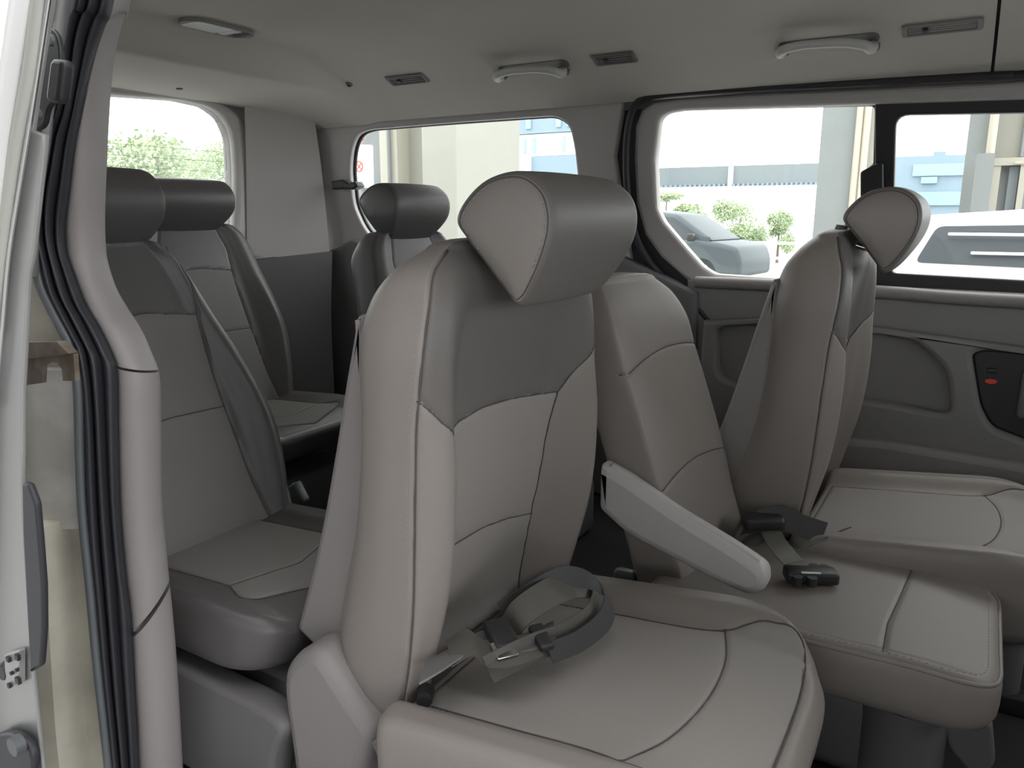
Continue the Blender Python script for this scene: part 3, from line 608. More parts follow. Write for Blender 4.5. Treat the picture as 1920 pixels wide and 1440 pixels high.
o = struct(strip('wall_right', a, b, 'dirty', None, n=60, k=16, prof=lambda t: .018*math.sin(math.pi*t)+.003*math.sin(9*t), thick=.012, dirv=(.5, -.8, 0))); o['label'] = 'dirty silver body metal under the hinge bracket'
a = [PY(x, y, .515) for x, y in ((40, 975), (52, 1060), (56, 1200), (62, 1340), (74, 1470), (80, 1560))]; b = [PY(x, y, .565) for x, y in ((182, 975), (190, 1060), (205, 1200), (218, 1340), (232, 1470), (240, 1560))]
o = struct(strip('wall_right', a, b, 'sill', None, n=60, k=20, prof=lambda t: (.03 if t < .42 else .03-.045*min(1, (t-.42)/.16)) if t > .01 else 0, thick=.012, dirv=(.5, -.8, 0))); o['label'] = 'dusty door sill metal down to the step'
hb = empty('hinge_bracket', PY(95, 680, .53), 'rusty steel hinge bracket on the body metal left of the seal', 'bracket')
f2 = lambda x, y, Y=.52: (PY(x, y, Y).x, PY(x, y, Y).z)
link('bracket_plate', plate_me([f2(54, 640), f2(128, 640), f2(150, 662), f2(153, 712), f2(130, 712), f2(128, 690), f2(120, 678), f2(104, 676), f2(92, 684), f2(90, 716), f2(62, 720), f2(56, 690), f2(44, 690), f2(44, 648)], [], .006, 0, 'xz', .515, False), 'rust', hb, auto=30)
link('bracket_top', plate_me([f2(44, 640), f2(128, 638), f2(150, 660), f2(60, 672)], [], .012, 0, 'xz', .512, False), 'rust', hb, auto=30)
lt = empty('door_striker', PY(90, 150, .50), 'black striker bracket screwed high on the door pillar', 'striker')
lp = rnd([f2(84, 66, .49), f2(98, 50, .49), f2(112, 66, .49), f2(118, 105, .49), f2(112, 190, .49), f2(94, 200, .49), f2(88, 240, .49), f2(66, 247, .49), f2(54, 236, .49), f2(62, 180, .49), f2(74, 110, .49)], .012, 5)
link('mount_plate', plate_me(lp, [], .006, .002, 'xz', .49, False), 'black', lt, auto=40)
lp = rnd([f2(96, 108, .475), f2(122, 112, .475), f2(112, 196, .475), f2(86, 190, .475)], .008, 5)
link('catch_housing', plate_me(lp, [], .014, .005, 'xz', .48, False), 'black', lt, auto=40)
for x, y in ((97, 76), (74, 215)): v = PY(x, y, .48); cyl('screw', v, v+Vector((0, -.004, 0)), .006, 'rubber_g', lt, 12)

# the open sliding door at the left edge
sd = empty('sliding_door', (-.95, .42, -.1), 'silver sliding door of the van standing open at the left edge', 'car door')
f3 = lambda x, y, Y=.43: (PY(x, y, Y).x, PY(x, y, Y).z)
ed = [f3(50, -60), f3(40, 0), f3(20, 133), f3(0, 267), f3(-40, 620), f3(-60, 1000), f3(-60, 1560), f3(90, 1560), f3(78, 1440), f3(72, 1393), f3(58, 1260), f3(50, 1130), f3(41, 985), f3(38, 893), f3(39, 730), f3(44, 630), f3(50, 513), f3(58, 477), f3(66, 400), f3(79, 277), f3(80, 252), f3(56, 244), f3(64, 183), f3(76, 100), f3(92, 0), f3(98, -60)]
link('inner_skin', plate_me(ed, [], .006, .002, 'xz', .434, False), 'paint', sd, auto=40)
for (pp, r, m) in ((((84, -60), (76, 0), (60, 133), (35, 267), (10, 440), (-4, 560), (-10, 620)), .0085, 'paint_e'), (((104, -60), (92, 0), (64, 183), (37, 350), (17, 480), (5, 613), (-8, 760)), .0022, 'chrome'), (((62, -60), (50, 0), (32, 133), (12, 267), (-14, 420)), .006, 'rubber_g')):
    tube('door_edge', [PY(x, y, .425) for x, y in pp], r, m, sd, n=10)
od = [f3(44, -60, .41), f3(40, 0, .41), f3(20, 133, .41), f3(0, 267, .41), f3(-40, 620, .41), f3(-60, 1560, .41)]; od += [(-2.0, od[-1][1]), (-2.05, .6), (-1.9, 1.0), (-1.75, od[0][1])]
link('outer_skin', plate_me(od, [], .02, .004, 'xz', .412, False), 'door_white', sd, auto=40)
link('rubber_bumper', plate_me(rnd([f3(40, 905, .42), f3(52, 908, .42), f3(66, 945, .42), f3(72, 1010, .42), f3(79, 1100, .42), f3(80, 1180, .42), f3(75, 1250, .42), f3(56, 1262, .42), f3(50, 1150, .42), f3(42, 1000, .42)], .004, 4), [], .008, .003, 'xz', .424, False), 'rubber', sd, auto=40)
ov = [f3(10+52*math.cos(a), 1432+58*math.sin(a), .415) for a in np.linspace(0, 6.28, 28, endpoint=False)]
cv = link('latch_cover', plate_me(ov, [], .012, .004, 'xz', .42, False), 'rubber', sd, auto=40)
v = PY(22, 1402, .40); cyl('cover_screw', v+Vector((0, .012, 0)), v, .012, 'rubber_g', cv, 18)
lk = link('lock_plate', plate_me(rnd([f3(14, 1224, .425), f3(42, 1216, .425), f3(42, 1280, .425), f3(16, 1290, .425)], .004), [], .008, .001, 'xz', .425, False), 'paint', sd, auto=40)
for x, y, s in ((16, 1236, 7), (33, 1232, 8), (22, 1262, 4), (32, 1256, 4), (18, 1285, 6), (34, 1276, 9)):
    v = PY(x, y, .419); box('slot', v, (s*.0009, .004, s*.0009), 'black', lk)
v = PY(1, 1262, .42); cyl('lock_hole', v+Vector((0, .01, 0)), v, .013, 'black', sd, 20, .010)

# ------------------------------------------------------------------ fittings on the headliner and walls
def grab(x0, y0, x1, y1, label, s=1.0):
    p, n = hit(x0, y0); q, n2 = hit(x1, y1); root = empty('grab_handle', (p+q)/2, label, 'grab handle', 'ceiling grab handles')
    nn = Vector((0, -.75, -.45)).normalized(); upv = Vector((0, -.35, .6))*.03; d = (q-p)
    pts = [p+nn*-.005, p+nn*.026+upv*.1, p+d*.05+nn*.044+upv*.8, p+d*.25+nn*.05+upv*1.3, p+d*.5+nn*.052+upv*1.4, p+d*.75+nn*.05+upv*1.3, p+d*.95+nn*.044+upv*.8, q+nn*.026+upv*.1, q-nn*.005]
    tube('grip', pts, lambda t: .0150-.005*math.sin(math.pi*t), 'handle_grey', root, n=14, sub=8)
    c0, n0 = hit((x0+x1)/2, (y0+y1)/2-11); fr0 = frame_at(c0, n0); hl = d.length*.56
    me = plate_me(rnd([(-hl, -.018), (hl, -.018), (hl, .018), (-hl, .018)], .017, 7), [], .004, .001, 'xy', 0, False); me.transform(Matrix.Translation(c0) @ fr0.to_4x4()); link('recess_shade', me, 'plastic_d', root, auto=40)  # flat dark plate; shade round the grip is put into its colour
    for v in (p, q): box('handle_mount', v, (.034, .02, .03), 'plastic_d', root, rot=frame_at(v, n), bev=.008)
grab(942, 140, 1058, 131, 'grey grab handle over the quarter window, smaller of the two')
grab(1468, 94, 1636, 84, 'grey grab handle over the far sliding door, nearer to the seam')
def vent(x0, y0, x1, y1, label, Lx, Ly, m1='plastic_d', m2='black'):
    p, n = hit((x0+x1)/2, (y0+y1)/2); fr = frame_at(p, n); root = empty('air_vent', p, label, 'air vent', 'air vents in the headliner')
    def P_(a, b, c=0): return p+fr @ Vector((a, b, c))
    for sx_, sy_, lx, ly in ((0, 1, Lx, .008), (0, -1, Lx, .008), (1, 0, .010, Ly), (-1, 0, .010, Ly)):
        pass
    me = plate_me(rnd([(-Lx/2, -Ly/2), (Lx/2, -Ly/2), (Lx/2, Ly/2), (-Lx/2, Ly/2)], .008), [rnd([(-Lx/2+.012, -Ly/2+.009), (Lx/2-.012, -Ly/2+.009), (Lx/2-.012, Ly/2-.009), (-Lx/2+.012, Ly/2-.009)], .004)], .010, .003, 'xy', 0, False)
    me.transform(Matrix.Translation(p) @ fr.to_4x4()); link('frame', me, m1, root, auto=40)
    bm = bmesh.new(); box_bm(bm, P_(0, 0, -.002), (Lx-.02, Ly-.014, .004), fr); link('duct', bmm(bm), m2, root)
    for k in range(3): bm = bmesh.new(); box_bm(bm, P_(0, (k-1)*(Ly-.02)/3, .002), (Lx-.026, .006, .003), fr, .001); link('louvre', bmm(bm), m1, root)
    bm = bmesh.new(); box_bm(bm, P_(-Lx*.2, 0, .005), (.012, .014, .006), fr, .002); link('slider', bmm(bm), m2, root)
vent(722, 137, 805, 158, 'small dark louvred vent, leftmost in the headliner', .15, .05)
vent(1108, 97, 1196, 119, 'louvred vent between the two grab handles', .125, .048)
vent(1700, 40, 1832, 60, 'wide vent right of the larger grab handle', .16, .042, 'plastic')
p, n = hit(408, 48); fr = frame_at(p, n); dl = empty('dome_lamp', p, 'oblong ceiling lamp with white lens above the rear seats', 'ceiling lamp')
def dome(name, pl, t, z, m, par, holes=()):
    me = plate_me(pl, list(holes), t, min(t/2.2, .003), 'xy', z, False); me.transform(Matrix.Translation(p) @ fr.to_4x4()); return link(name, me, m, par, auto=40)
a_, b_ = .047, .112
oc = rnd([(-a_, -b_*.75), (0, -b_*1.05), (a_, -b_*.75), (a_, b_*.75), (0, b_*1.05), (-a_, b_*.75)], .03, 6)
dome('lamp_frame', oc, .014, .004, 'plastic', dl, [rnd([(-a_+.010, -b_*.78), (a_-.010, -b_*.78), (a_-.010, b_*.78), (-a_+.010, b_*.78)], .02)])
sy = 1 if (fr @ Vector((0, 1, 0))).y < 0 else -1
dome('lamp_lens', rnd([(-a_+.009, sy*b_*.80), (a_-.009, sy*b_*.80), (a_-.009, -sy*.02), (-a_+.009, -sy*.02)], .012), .016, .004, 'lens', dl)
dome('lamp_switch', rnd([(-a_+.012, -sy*.026), (a_-.012, -sy*.026), (a_-.012, -sy*.05), (-a_+.012, -sy*.05)], .004), .016, .004, 'white', dl)
dome('lamp_backing', rnd([(-a_+.009, -sy*.05), (a_-.009, -sy*.05), (a_-.009, -sy*b_*.8), (-a_+.009, -sy*b_*.8)], .006), .006, .002, 'plastic_d', dl)
p, n = hit(655, 157); hk = empty('trim_clip', p, 'tiny round clip in the headliner left of the smallest vent', 'clip')
cyl('clip_head', p, p+n*.006, .013, 'plastic_d', hk, 16, .009); cyl('clip_pin', p+n*.004, p+n*.009, .0045, 'black', hk, 10)
p, n = hit(336, 166); k = cyl('trim_button', p, p+n*.004, .010, 'plastic_d', None, 16); center(k); tag(k, 'small dark button in the headliner above the back window', 'clip')
bg_ = empty('belt_guide', PW(650, 347, .02), 'dark hook-like belt guide on the pillar left of the quarter window', 'belt guide')
link('guide_body', plate_me(rnd([(q.x, q.z) for q in (PW(x, y, .03) for x, y in ((628, 340), (648, 337), (660, 344), (672, 340), (678, 350), (668, 356), (652, 354), (630, 356)))], .004, 4), [], .045, .006, 'xz', YW-.03), 'black', bg_, auto=40)
v = PW(640, 348, .03); cyl('guide_bolt', v+Vector((0, .03, 0)), v+Vector((0, -.015, 0)), .016, 'plastic_d', bg_, 16)

# ------------------------------------------------------------------ seat belts
def ribbon(name, pts, wdir, width, m, parent, thick=.0016, n=60):
    P = cr_interp([tuple(p) for p in pts], n); W = cr_interp([tuple(Vector(q).normalized()) for q in wdir], n) if len(wdir) > 1 else np.tile(np.array(Vector(wdir[0]).normalized()), (n, 1))
    T = np.gradient(P, axis=0); Nn = np.cross(T, W); Nn /= np.linalg.norm(Nn, axis=1, keepdims=True)+1e-9; h = width/2; t = thick/2
    G = np.stack([P-W*h-Nn*t, P-W*h*.5-Nn*t, P+W*h*.5-Nn*t, P+W*h-Nn*t, P+W*h+Nn*t, P+W*h*.5+Nn*t, P-W*h*.5+Nn*t, P-W*h+Nn*t], 1)
    vs = G.reshape(-1, 3); fs = grid_faces(8, n)+[tuple(range(8))[::-1], tuple((n-1)*8+i for i in range(8))]
    return link(name, raw(vs, fs), m, parent, auto=60)
zt = .345
def PM(x, y, z): return PZ(x, y, z-.045)
b1 = empty('seat_belt', (-.47, .90, .335), 'dark folded belt webbing heaped on the nearest seat cushion', 'seat belt')
E1 = lambda x, y, z=zt: PZ(x, y, z)
# flat sleeve lying along the foot of the backrest
ribbon('anchor_strap', [E1(792, 1262, .345), E1(830, 1240, .35), E1(875, 1212, .352), E1(925, 1195, .352), E1(985, 1205, .35), E1(1040, 1180, .35)], [(.35, -.6, .1)], .062, 'plastic_d', b1, .003)
ribbon('folded_webbing', [E1(842, 1225, .352), E1(880, 1205, .362), E1(912, 1225, .356), E1(960, 1222, .356), E1(1010, 1205, .354)], [(.5, -.55, -.1)], .055, 'webbing', b1, .002)
# raised loop
ribbon('belt_loop', [E1(955, 1180, .352), E1(975, 1150, .378), E1(1020, 1118, .392), E1(1065, 1098, .388), E1(1105, 1100, .375), E1(1125, 1125, .358), E1(1110, 1160, .352), E1(1060, 1192, .350), E1(1000, 1215, .350), E1(915, 1256, .346)],
       [(.75, -.45, -.35), (.75, -.45, -.35), (.75, -.4, -.4), (.7, -.3, -.5), (.6, -.1, -.7), (.5, .1, -.8), (.3, .3, -.9), (.2, .3, -.93), (.2, .3, -.93), (.2, .3, -.93)], .046, 'webbing', b1, .0018, 90)
ribbon('belt_loop', [E1(940, 1150, .36), E1(1000, 1110, .385), E1(1060, 1082, .40), E1(1110, 1090, .395), E1(1140, 1120, .372), E1(1135, 1160, .350), E1(1090, 1200, .346), E1(1030, 1225, .345)],
       [(.2, .3, -.93), (.3, .3, -.9), (.4, .1, -.8), (.5, 0, -.8), (.4, .2, -.85), (.3, .3, -.9), (.2, .3, -.93), (.2, .3, -.93)], .036, 'webbing_d', b1, .0018, 90)
v = E1(940, 1192, .365); q = Matrix.Rotation(math.radians(-35), 3, 'Z') @ Matrix.Rotation(.25, 3, 'Y')
bk = box('buckle', v, (.055, .036, .018), 'black', b1, rot=q, bev=.005)
box('tongue', v+q @ Vector((.028, -.008, .004)), (.030, .030, .003), 'chrome', bk, rot=q, bev=.001)
box('release_catch', E1(1015, 1195, .362), (.045, .022, .012), 'black', b1, rot=q, bev=.004)
# belt and black buckle on the middle seat
b2 = empty('seat_belt', PM(1520, 1075, .36), 'black buckle with a pale label bar lying on the middle seat cushion', 'seat belt')
c0 = PM(1520, 1078, .336); R = Matrix.Rotation(math.radians(26), 3, 'Z')
bb = box('buckle', c0, (.092, .040, .022), 'black', b2, rot=R, bev=.006)
box('label_bar', c0+R @ Vector((-.004, -.0145, .0095)), (.034, .0045, .0045), 'white', bb, rot=R)
for dx, dy in ((.012, .024), (.03, .022), (-.005, -.026), (-.03, -.024)):
    a = c0+R @ Vector((dx, dy, 0)); cyl('side_lug', a+Vector((0, 0, -.008)), a+Vector((0, 0, .008)), .009, 'black', bb, 14)
ribbon('webbing', [PM(1488, 1055, .357), PM(1470, 1035, .37), PM(1455, 1015, .372), PM(1440, 985, .36), PM(1425, 960, .35)], [(.6, .8, 0)], .045, 'webbing', b2)
ribbon('webbing', [PM(1480, 1040, .353), PM(1520, 1022, .352), PM(1560, 1003, .352), PM(1590, 990, .345)], [(.5, .8, 0)], .02, 'webbing_d', b2)
b3 = empty('seat_belt', PM(1440, 1000, .34), 'loose dark belt and buckle stalk in the gap behind the middle seat cushion', 'seat belt')
ribbon('webbing', [PM(1395, 985, .36), PM(1420, 975, .375), PM(1460, 968, .385), PM(1500, 985, .37), PM(1545, 1000, .355)], [(.2, .3, .9)], .045, 'webbing_d', b3)
box('buckle', PM(1430, 978, .375), (.08, .045, .03), 'black', b3, rot=Matrix.Rotation(.5, 3, 'Z'), bev=.009)
tube('stalk', [PM(1400, 1025, .31), PM(1425, 1005, .335), PM(1455, 1000, .35)], .014, 'plastic_d', b3, n=10)
# buckle of the third row
b4 = empty('seat_belt', PY(560, 930, 1.16), 'grey buckle stalk beside the seat behind the door seal', 'seat belt')
box('buckle', PY(560, 925, 1.16), (.03, .025, .05), 'rubber_g', b4, rot=Matrix.Rotation(-.6, 3, 'Y'), bev=.006)
tube('stalk', [PY(545, 955, 1.16), PY(520, 1000, 1.16), PY(510, 1030, 1.16)], .010, 'plastic_d', b4)
bc = box('belt_buckle', PY(1172, 1090, 1.30), (.045, .03, .05), 'rubber_g', None, bev=.010); center(bc); tag(bc, 'small grey buckle in the dark gap under the armrest', 'seat belt buckle')

# ------------------------------------------------------------------ outside
def at(x, y, Y): return PY(x, y, Y)
GZ = -.55
cn = struct(box('shade_canopy', (-1, -6.0, 4.6), (26, 9.6, .4), 'concrete')); cn['label'] = 'unseen concrete slab added to block high sky light'  # out of view, added to cut the high sky light on the doorway
bw = struct(box('shade_wall', (-1, -11, 1.3), (26, .3, 3.7), 'greyw')); bw['label'] = 'unseen grey wall added to block low light on the open door side'  # out of view, added tall and dark to hold back horizon light
g = struct(box('ground', (0, 0, GZ-.05), (160, 160, .1), 'asphalt'))
def wallbox(name, x0, x1, Y, z0, z1, depth, m, label=None, cat=None, parent=None, group=None):
    a = at(x0, 400, Y).x; b = at(x1, 400, Y).x
    o = box(name, ((a+b)/2, Y+depth/2, (z0+z1)/2), (b-a, depth, z1-z0), m, parent)
    if label: center(o); tag(o, label, cat, group)
    return o
# the building behind the quarter window
bl = empty('building', (at(735, 400, 9).x, 9, GZ), 'beige building wall filling the quarter window', 'building')
wallbox('grey_wall_panel', 560, 722, 9.3, GZ, 7, .4, 'greyw', parent=bl)
wallbox('white_strip', 716, 730, 9.2, GZ, 7, .5, 'cream', parent=bl)
wallbox('white_strip', 737, 748, 9.2, GZ, 7, .5, 'cream', parent=bl)
wallbox('recessed_wall', 728, 800, 9.5, GZ, 7, .4, 'beige', parent=bl)
a = at(733, 400, 9.15); cyl('downpipe', (a.x, 9.15, GZ), (a.x, 9.15, 7), .03, 'greyw', bl)
xc_ = at(857, 400, 8).x; x0_ = at(793, 400, 8).x; ye = PX(975, 400, xc_).y
bm = bmesh.new(); box_bm(bm, ((xc_+x0_)/2, (8+ye)/2, 3), (xc_-x0_, ye-8, 7.1), bev=.02)
k = link('concrete_pillar', bmm(bm), 'lightcol', None, auto=30); center(k); tag(k, 'broad pale square pillar in the middle of the quarter window', 'pillar')
# no-stopping sign
sg = empty('sign_board', at(680, 310, 7.5), 'white sign with a red crossed circle at the left of the quarter window', 'sign')
pl = [(v.x, v.z) for v in (at(x, y, 7.5) for x, y in ((650, 270), (698, 272), (700, 352), (650, 352)))]
link('board', plate_me(rnd(pl, .02), [], .03, .004, 'xz', 7.5, False), 'wbuild', sg, auto=40)
c0 = at(672, 312, 7.47); rr = .062
ring = lambda r: [(c0.x+r*math.cos(t), c0.z+r*math.sin(t)*1.05) for t in np.linspace(0, 2*math.pi, 32, endpoint=False)]
link('red_ring', plate_me(ring(rr), [ring(rr*.84)], .006, 0, 'xz', 7.48, False), 'red', sg)
for s in (-1, 1): box('red_slash', (c0.x, 7.478, c0.z), (.008, .005, rr*1.5), 'red', sg, rot=Matrix.Rotation(s*math.radians(45), 3, 'Y'))
v = at(676, 258, 7.5); cyl('sign_post', (c0.x, 7.54, GZ), (c0.x, 7.54, c0.z), .03, 'greyw', sg)
k = box('red_plaque', v, (.10, .02, .07), 'red', None, bev=.01); center(k); tag(k, 'small red plaque above the white sign', 'sign')
# office building further off
of = empty('building', (at(1030, 400, 40).x, 40, GZ), 'white office building with blue windows past the pale pillar', 'building')
def zat(y, Y, x=1030): return at(x, y, Y).z
wallbox('white_storey', 960, 1120, 40, zat(292, 40), zat(250, 40), 2, 'wbuild', parent=of)
wallbox('grey_storey', 960, 1120, 39.9, zat(249, 40), zat(150, 40), 2, 'bgrey', parent=of)
wallbox('lower_storey', 960, 1120, 39.8, GZ, zat(293, 40), 2, 'bgrey', parent=of)
wallbox('corner_panel', 972, 991, 39.5, GZ, zat(293, 40), .4, 'wbuild', parent=of)
for x0, x1 in ((979, 985), (997, 1003), (1052, 1057)): wallbox('window_pane', x0, x1, 39.9, zat(286, 40), zat(257, 40), .2, 'blue_l', parent=of)
for x0 in (985, 1040, 1060): wallbox('window_pane', x0, x0+9, 39.8, zat(240, 40), zat(218, 40), .2, 'blue_l', parent=of)
# elevated road
er = empty('elevated_road', (at(1400, 330, 45).x, 45, GZ), 'grey elevated road barrier crossing behind the parked car', 'bridge')
wallbox('barrier', 1140, 1640, 45, zat(345, 45, 1400), zat(310, 45, 1400), 3, 'roadbar', parent=er)
for i in range(34):
    x = 1235+i*9; wallbox('bracket', x, x+4, 44.8, zat(349, 45, 1400), zat(344, 45, 1400), .3, 'bgrey', parent=er)
wallbox('white_post', 1361, 1368, 44.7, zat(349, 45, 1400), zat(308, 45, 1400), .3, 'wbuild', parent=er)
for x in (1150, 1600): wallbox('pier', x, x+25, 46, GZ, zat(340, 45, 1400), 1.5, 'concrete', parent=er)
# big column, pipes and entrance wall to the right
k = wallbox('concrete_column', 1527, 1598, 11, GZ, 7, .9, 'concrete', 'tall grey column right of the trees in the sliding door window', 'column')
for x, lb_ in ((1597, 'beige pipe touching the tall grey column'), (1611, 'beige pipe further from the tall grey column, by the pale wall')): v = at(x, 400, 11); k = cyl('downpipe', (v.x, 10.95, GZ), (v.x, 10.95, 7), .042, 'pipe'); center(k); tag(k, lb_, 'pipe', 'pipes beside the column')
k = wallbox('wall_slab', 1600, 1655, 11.1, GZ, 7, .5, 'cream', 'pale wall strip between the pipes and the dark window post', 'wall')
k = wallbox('concrete_column', 1797, 1836, 13, GZ, 7, .9, 'concrete', 'grey column left of the entrance doorway behind the white car', 'column')
v = at(1842, 400, 12.9); k = cyl('downpipe', (v.x, 12.9, zat(290, 13, 1842)), (v.x, 12.9, 7), .055, 'pipe'); center(k); tag(k, 'beige pipe ending above the grey cabinet', 'pipe')
k = wallbox('grey_cabinet', 1818, 1852, 12.4, GZ, zat(288, 12.4, 1830), .3, 'greyw', 'flat grey cabinet standing against the entrance column', 'cabinet')
ew = empty('building', (at(1880, 400, 13.5).x, 13.5, GZ), 'beige entrance wall with framed glass doors behind the white car', 'building')
wallbox('upper_wall', 1846, 2150, 13.5, zat(298, 13.5, 1880), 7, .5, 'beige', parent=ew)
v = at(1900, 400, 13.4); cyl('dark_joint', (v.x, 13.45, zat(295, 13.5, 1880)), (v.x, 13.45, 7), .025, 'greyw', ew)
wallbox('door_frame', 1846, 1866, 13.4, GZ, zat(300, 13.5, 1880), .3, 'cream', parent=ew)
wallbox('door_frame', 1902, 1914, 13.4, GZ, zat(300, 13.5, 1880), .3, 'cream', parent=ew)
wallbox('lintel', 1846, 2150, 13.38, zat(311, 13.5, 1880), zat(297, 13.5, 1880), .3, 'cream', parent=ew)
wallbox('dark_doorway', 1866, 1902, 13.6, GZ, zat(311, 13.5, 1880), .1, 'greyw', parent=ew)
wallbox('glass_leaf', 1882, 1900, 13.5, GZ, zat(313, 13.5, 1880), .05, 'roadbar', parent=ew)
wallbox('side_wall', 1914, 2150, 13.5, GZ, zat(311, 13.5, 1880), .3, 'greyw', parent=ew)
wallbox('orange_light', 1890, 1906, 13.3, zat(309, 13.5, 1880), zat(304, 13.5, 1880), .05, 'pipe', parent=ew)
# blue glass block
bb_ = empty('building', (at(1740, 400, 60).x, 60, GZ), 'distant blue glass building seen through the right hand window', 'building')
wallbox('body', 1650, 1830, 60, GZ, zat(292, 60, 1740), 10, 'bgrey', parent=bb_)
wallbox('rooftop_box', 1738, 1760, 61, zat(292, 60, 1740), zat(283, 60, 1740), 4, 'bgrey', parent=bb_)
wallbox('upper_glazing', 1703, 1830, 59.8, zat(330, 60, 1740), zat(308, 60, 1740), .3, 'blue_l', parent=bb_)
wallbox('middle_glazing', 1720, 1750, 59.7, zat(344, 60, 1740), zat(332, 60, 1740), .3, 'blue_l', parent=bb_)
wallbox('lower_glazing', 1650, 1830, 59.8, zat(385, 60, 1740), zat(360, 60, 1740), .3, 'blue_l', parent=bb_)
pv = at(1655, 300, 30); k = cyl('utility_pole', (pv.x, 30, GZ), (pv.x, 30, at(1655, 255, 30).z), .08, 'greyw', None, 14); center(k); tag(k, 'grey utility pole behind the dark window post carrying two wires', 'utility pole')
for y, lb_ in ((265, 'upper of two thin wires above the blue building'), (272, 'lower of two thin wires above the blue building')): 
    v = at(1655, y, 30); q = at(1830, y-2, 30); k = tube('overhead_wire', [v, (v+q)/2-Vector((0, 0, .03)), q], .012, 'bgrey', None, n=5); center(k); tag(k, lb_, 'wire', 'overhead wires')

def tree(x, y, Y, w_, h_, label, n=2600, leafs=.10, group=None, ax=None):
    c = at(x, y, Y) if ax is None else PX(x, y, ax)
    root = empty('tree', (c.x, c.y, GZ), label, 'tree', group); bm = bmesh.new(); rr = random.Random(int(x*7+y))
    blobs = [(Vector((rr.uniform(-.6, .6)*w_/2, rr.uniform(-.6, .6)*w_/2, rr.uniform(-.75, .7)*h_/2)), rr.uniform(.28, .48)) for _ in range(16)]
    vs, fs = [], []
    for _ in range(n):
        b, r = blobs[rr.randrange(16)]; d = Vector((rr.gauss(0, 1), rr.gauss(0, 1), rr.gauss(0, 1))).normalized()*(rr.random()**.4)
        p = c+b+Vector((d.x*w_/2*r, d.y*w_/2*r, d.z*h_/2*r)); u = Vector((rr.gauss(0, 1), rr.gauss(0, 1), rr.gauss(0, 1))).normalized()*leafs; v = u.orthogonal()*.6
        k = len(vs); vs += [p-u, p+v*.6, p+u, p-v*.6]; fs.append((k, k+1, k+2, k+3))
    link('crown', raw(vs, fs), 'leaf', root, smooth=False); cyl('trunk', (c.x, c.y, GZ), (c.x, c.y, c.z), w_*.045, 'trunk', root, 10, w_*.02)
tree(1393, 422, 24, 1.9, 1.7, 'rounded green tree behind the railing, left of the two beside the column', 4500, .045)
tree(1461, 432, 25, 1.0, 1.3, 'slim green tree just left of the tall grey column', 3000, .04)
tree(1296, 396, 30, 1.6, .8, 'yellow-green bush top showing over the parked car roof', 1200, .07)
tree(1250, 372, 34, 1.6, .6, 'pale tree top at the left edge of the sliding door window', 900, .07)
tree(225, 355, 0, 5.2, 3.2, 'green tree seen through the back window next to the pillar', 9000, .085, ax=-22)
tree(380, 352, 0, 7.6, 4.0, 'green tree seen through the back window above the rearmost headrest', 9000, .085, ax=-31)
tree(290, 360, 0, 9.0, 3.6, 'lower hazy tree between the two trees behind the back window', 5000, .14, ax=-48)
# railing
rl = empty('railing', at(1440, 480, 19), 'white two-bar railing in front of the trees', 'railing')
for y in (449, 476):
    a = at(1300, y+4, 19); b = at(1700, y-8, 19); b.z = a.z; cyl('rail', a, b, .035, 'white', rl)
for x in (1370, 1440, 1510, 1580):
    a = at(x, 449, 19); cyl('post', (a.x, 19, GZ), (a.x, 19, a.z), .03, 'white', rl)

# cars
def car(name, origin, L, body, green, paint, label, width=1.7, wheels=(.8, 3.5), wr=.33, rot=0, glasspl=(), extra=None, group=None):
    """side outlines in metres from the left bumper at ground level; built around the origin, then turned"""
    root = empty(name, origin, label, 'car', group); o = Vector(origin)
    T = Matrix.Rotation(rot, 4, 'Z')
    def put(nm, me, m, par=root):
        me.transform(T); me.transform(Matrix.Translation(o)); return link(nm, me, m, par, auto=40)
    put('body', plate_me(rnd(body, .10, 6), [], width, .09, 'xz', width/2, False), paint)
    me = plate_me(rnd(green, .10, 6), [], width-.12, .08, 'xz', width/2, False); z0 = min(p[1] for p in green)
    for v in me.vertices: v.co.y = width/2+(v.co.y-width/2)*(1-.30*max(0, v.co.z-z0-.05))
    put('cabin', me, paint)
    for pl in glasspl:
        me = plate_me(rnd(pl, .05, 5), [], width-.105, .004, 'xz', width/2, False)
        for v in me.vertices: v.co.y = width/2+(v.co.y-width/2)*(1-.30*max(0, v.co.z-z0-.05))
        put('side_window', me, 'carglass')
    for wx in wheels:
        for yy in (.10, width-.10):
            bm = bmesh.new(); cyl_bm(bm, (wx, yy-.1, wr), (wx, yy+.1, wr), wr, n=32); bmesh.ops.bevel(bm, geom=[e for e in bm.edges if e.calc_face_angle(0) > 1], offset=.03, segments=2, affect='EDGES'); wh = put('wheel', bmm(bm), 'rubber')
            bm = bmesh.new(); cyl_bm(bm, (wx, yy-.115, wr), (wx, yy+.115, wr), wr*.62, n=10); put('rim', bmm(bm), 'chrome', wh)
    return root, put
dark_body = [(0, .35), (0, .85), (.1, .98), (3.4, .98), (3.8, .95), (4.25, .86), (4.35, .60), (4.35, .28), (.1, .25)]
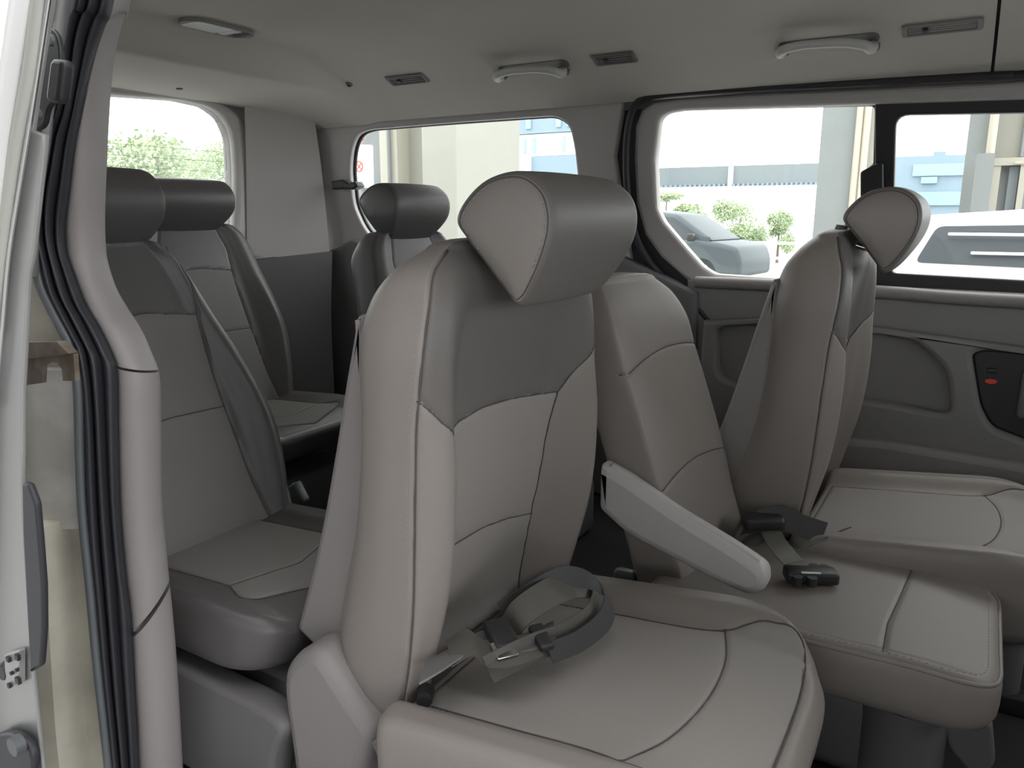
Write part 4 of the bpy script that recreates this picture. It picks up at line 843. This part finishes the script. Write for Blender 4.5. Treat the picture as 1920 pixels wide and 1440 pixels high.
dark_green = [(.05, .92), (.25, 1.40), (.7, 1.53), (2.2, 1.55), (2.9, 1.48), (3.75, .96)]
gl = [[(.45, .99), (.55, 1.36), (1.25, 1.45), (1.25, .99)], [(1.33, .99), (1.33, 1.45), (2.35, 1.46), (2.42, .99)], [(2.50, .99), (2.43, 1.45), (2.85, 1.41), (3.45, 1.0)]]
fr_ = at(1392, 520, 15.5)
dc, put = car('parked_car', (fr_.x-4.25, 15.5, GZ), 4.35, dark_body, dark_green, 'dcar', 'grey-blue parked car seen nose right through the sliding door window', glasspl=gl, wheels=(.8, 3.55), rot=math.radians(-6))
for dx in (2.2, ): box_ = bmesh.new(); box_bm(box_, (dx, -.01, .84), (.22, .03, .03), bev=.01); put('door_handle', bmm(box_), 'chrome')
box_ = bmesh.new(); box_bm(box_, (3.35, -.10, 1.03), (.14, .18, .15), bev=.04); put('wing_mirror', bmm(box_), 'black')
wb = [(0, .40), (.02, .95), (.12, 1.06), (3.4, .98), (4.3, .86), (4.6, .62), (4.6, .3), (.1, .28)]
wg = [(.02, .98), (.10, 1.36), (.32, 1.47), (1.2, 1.53), (2.4, 1.52), (3.5, .96)]
v = at(1742, 440, 6.6)
wgl = [[(.30, 1.12), (.42, 1.39), (2.6, 1.44), (3.15, 1.06)]]
wc, put = car('parked_car', (v.x-.38, 6.6, GZ), 4.6, wb, wg, 'wcar', 'white car parked close by, filling the bottom of the right hand window', glasspl=wgl, wheels=(.9, 3.7), width=1.75)
for x0, x1, z in ((.50, 2.3, 1.335), (.66, 2.3, 1.20)):
    b_ = bmesh.new(); box_bm(b_, ((x0+x1)/2, .07, z), (x1-x0, .03, .022), bev=.008); put('reflection_bar', bmm(b_), 'white')  # pale strips added for the reflections on the dark side glass
b_ = bmesh.new()
for i, (x, s) in enumerate(((.12, .12), (.30, .14), (.47, .08), (.56, .05), (.63, .05), (.70, .04))): box_bm(b_, (x+.45, -.002, .97+.006*math.sin(i*2)), (s*.8, .006, .012+.006*(i % 2)))
put('side_emblem', bmm(b_), 'bgrey')
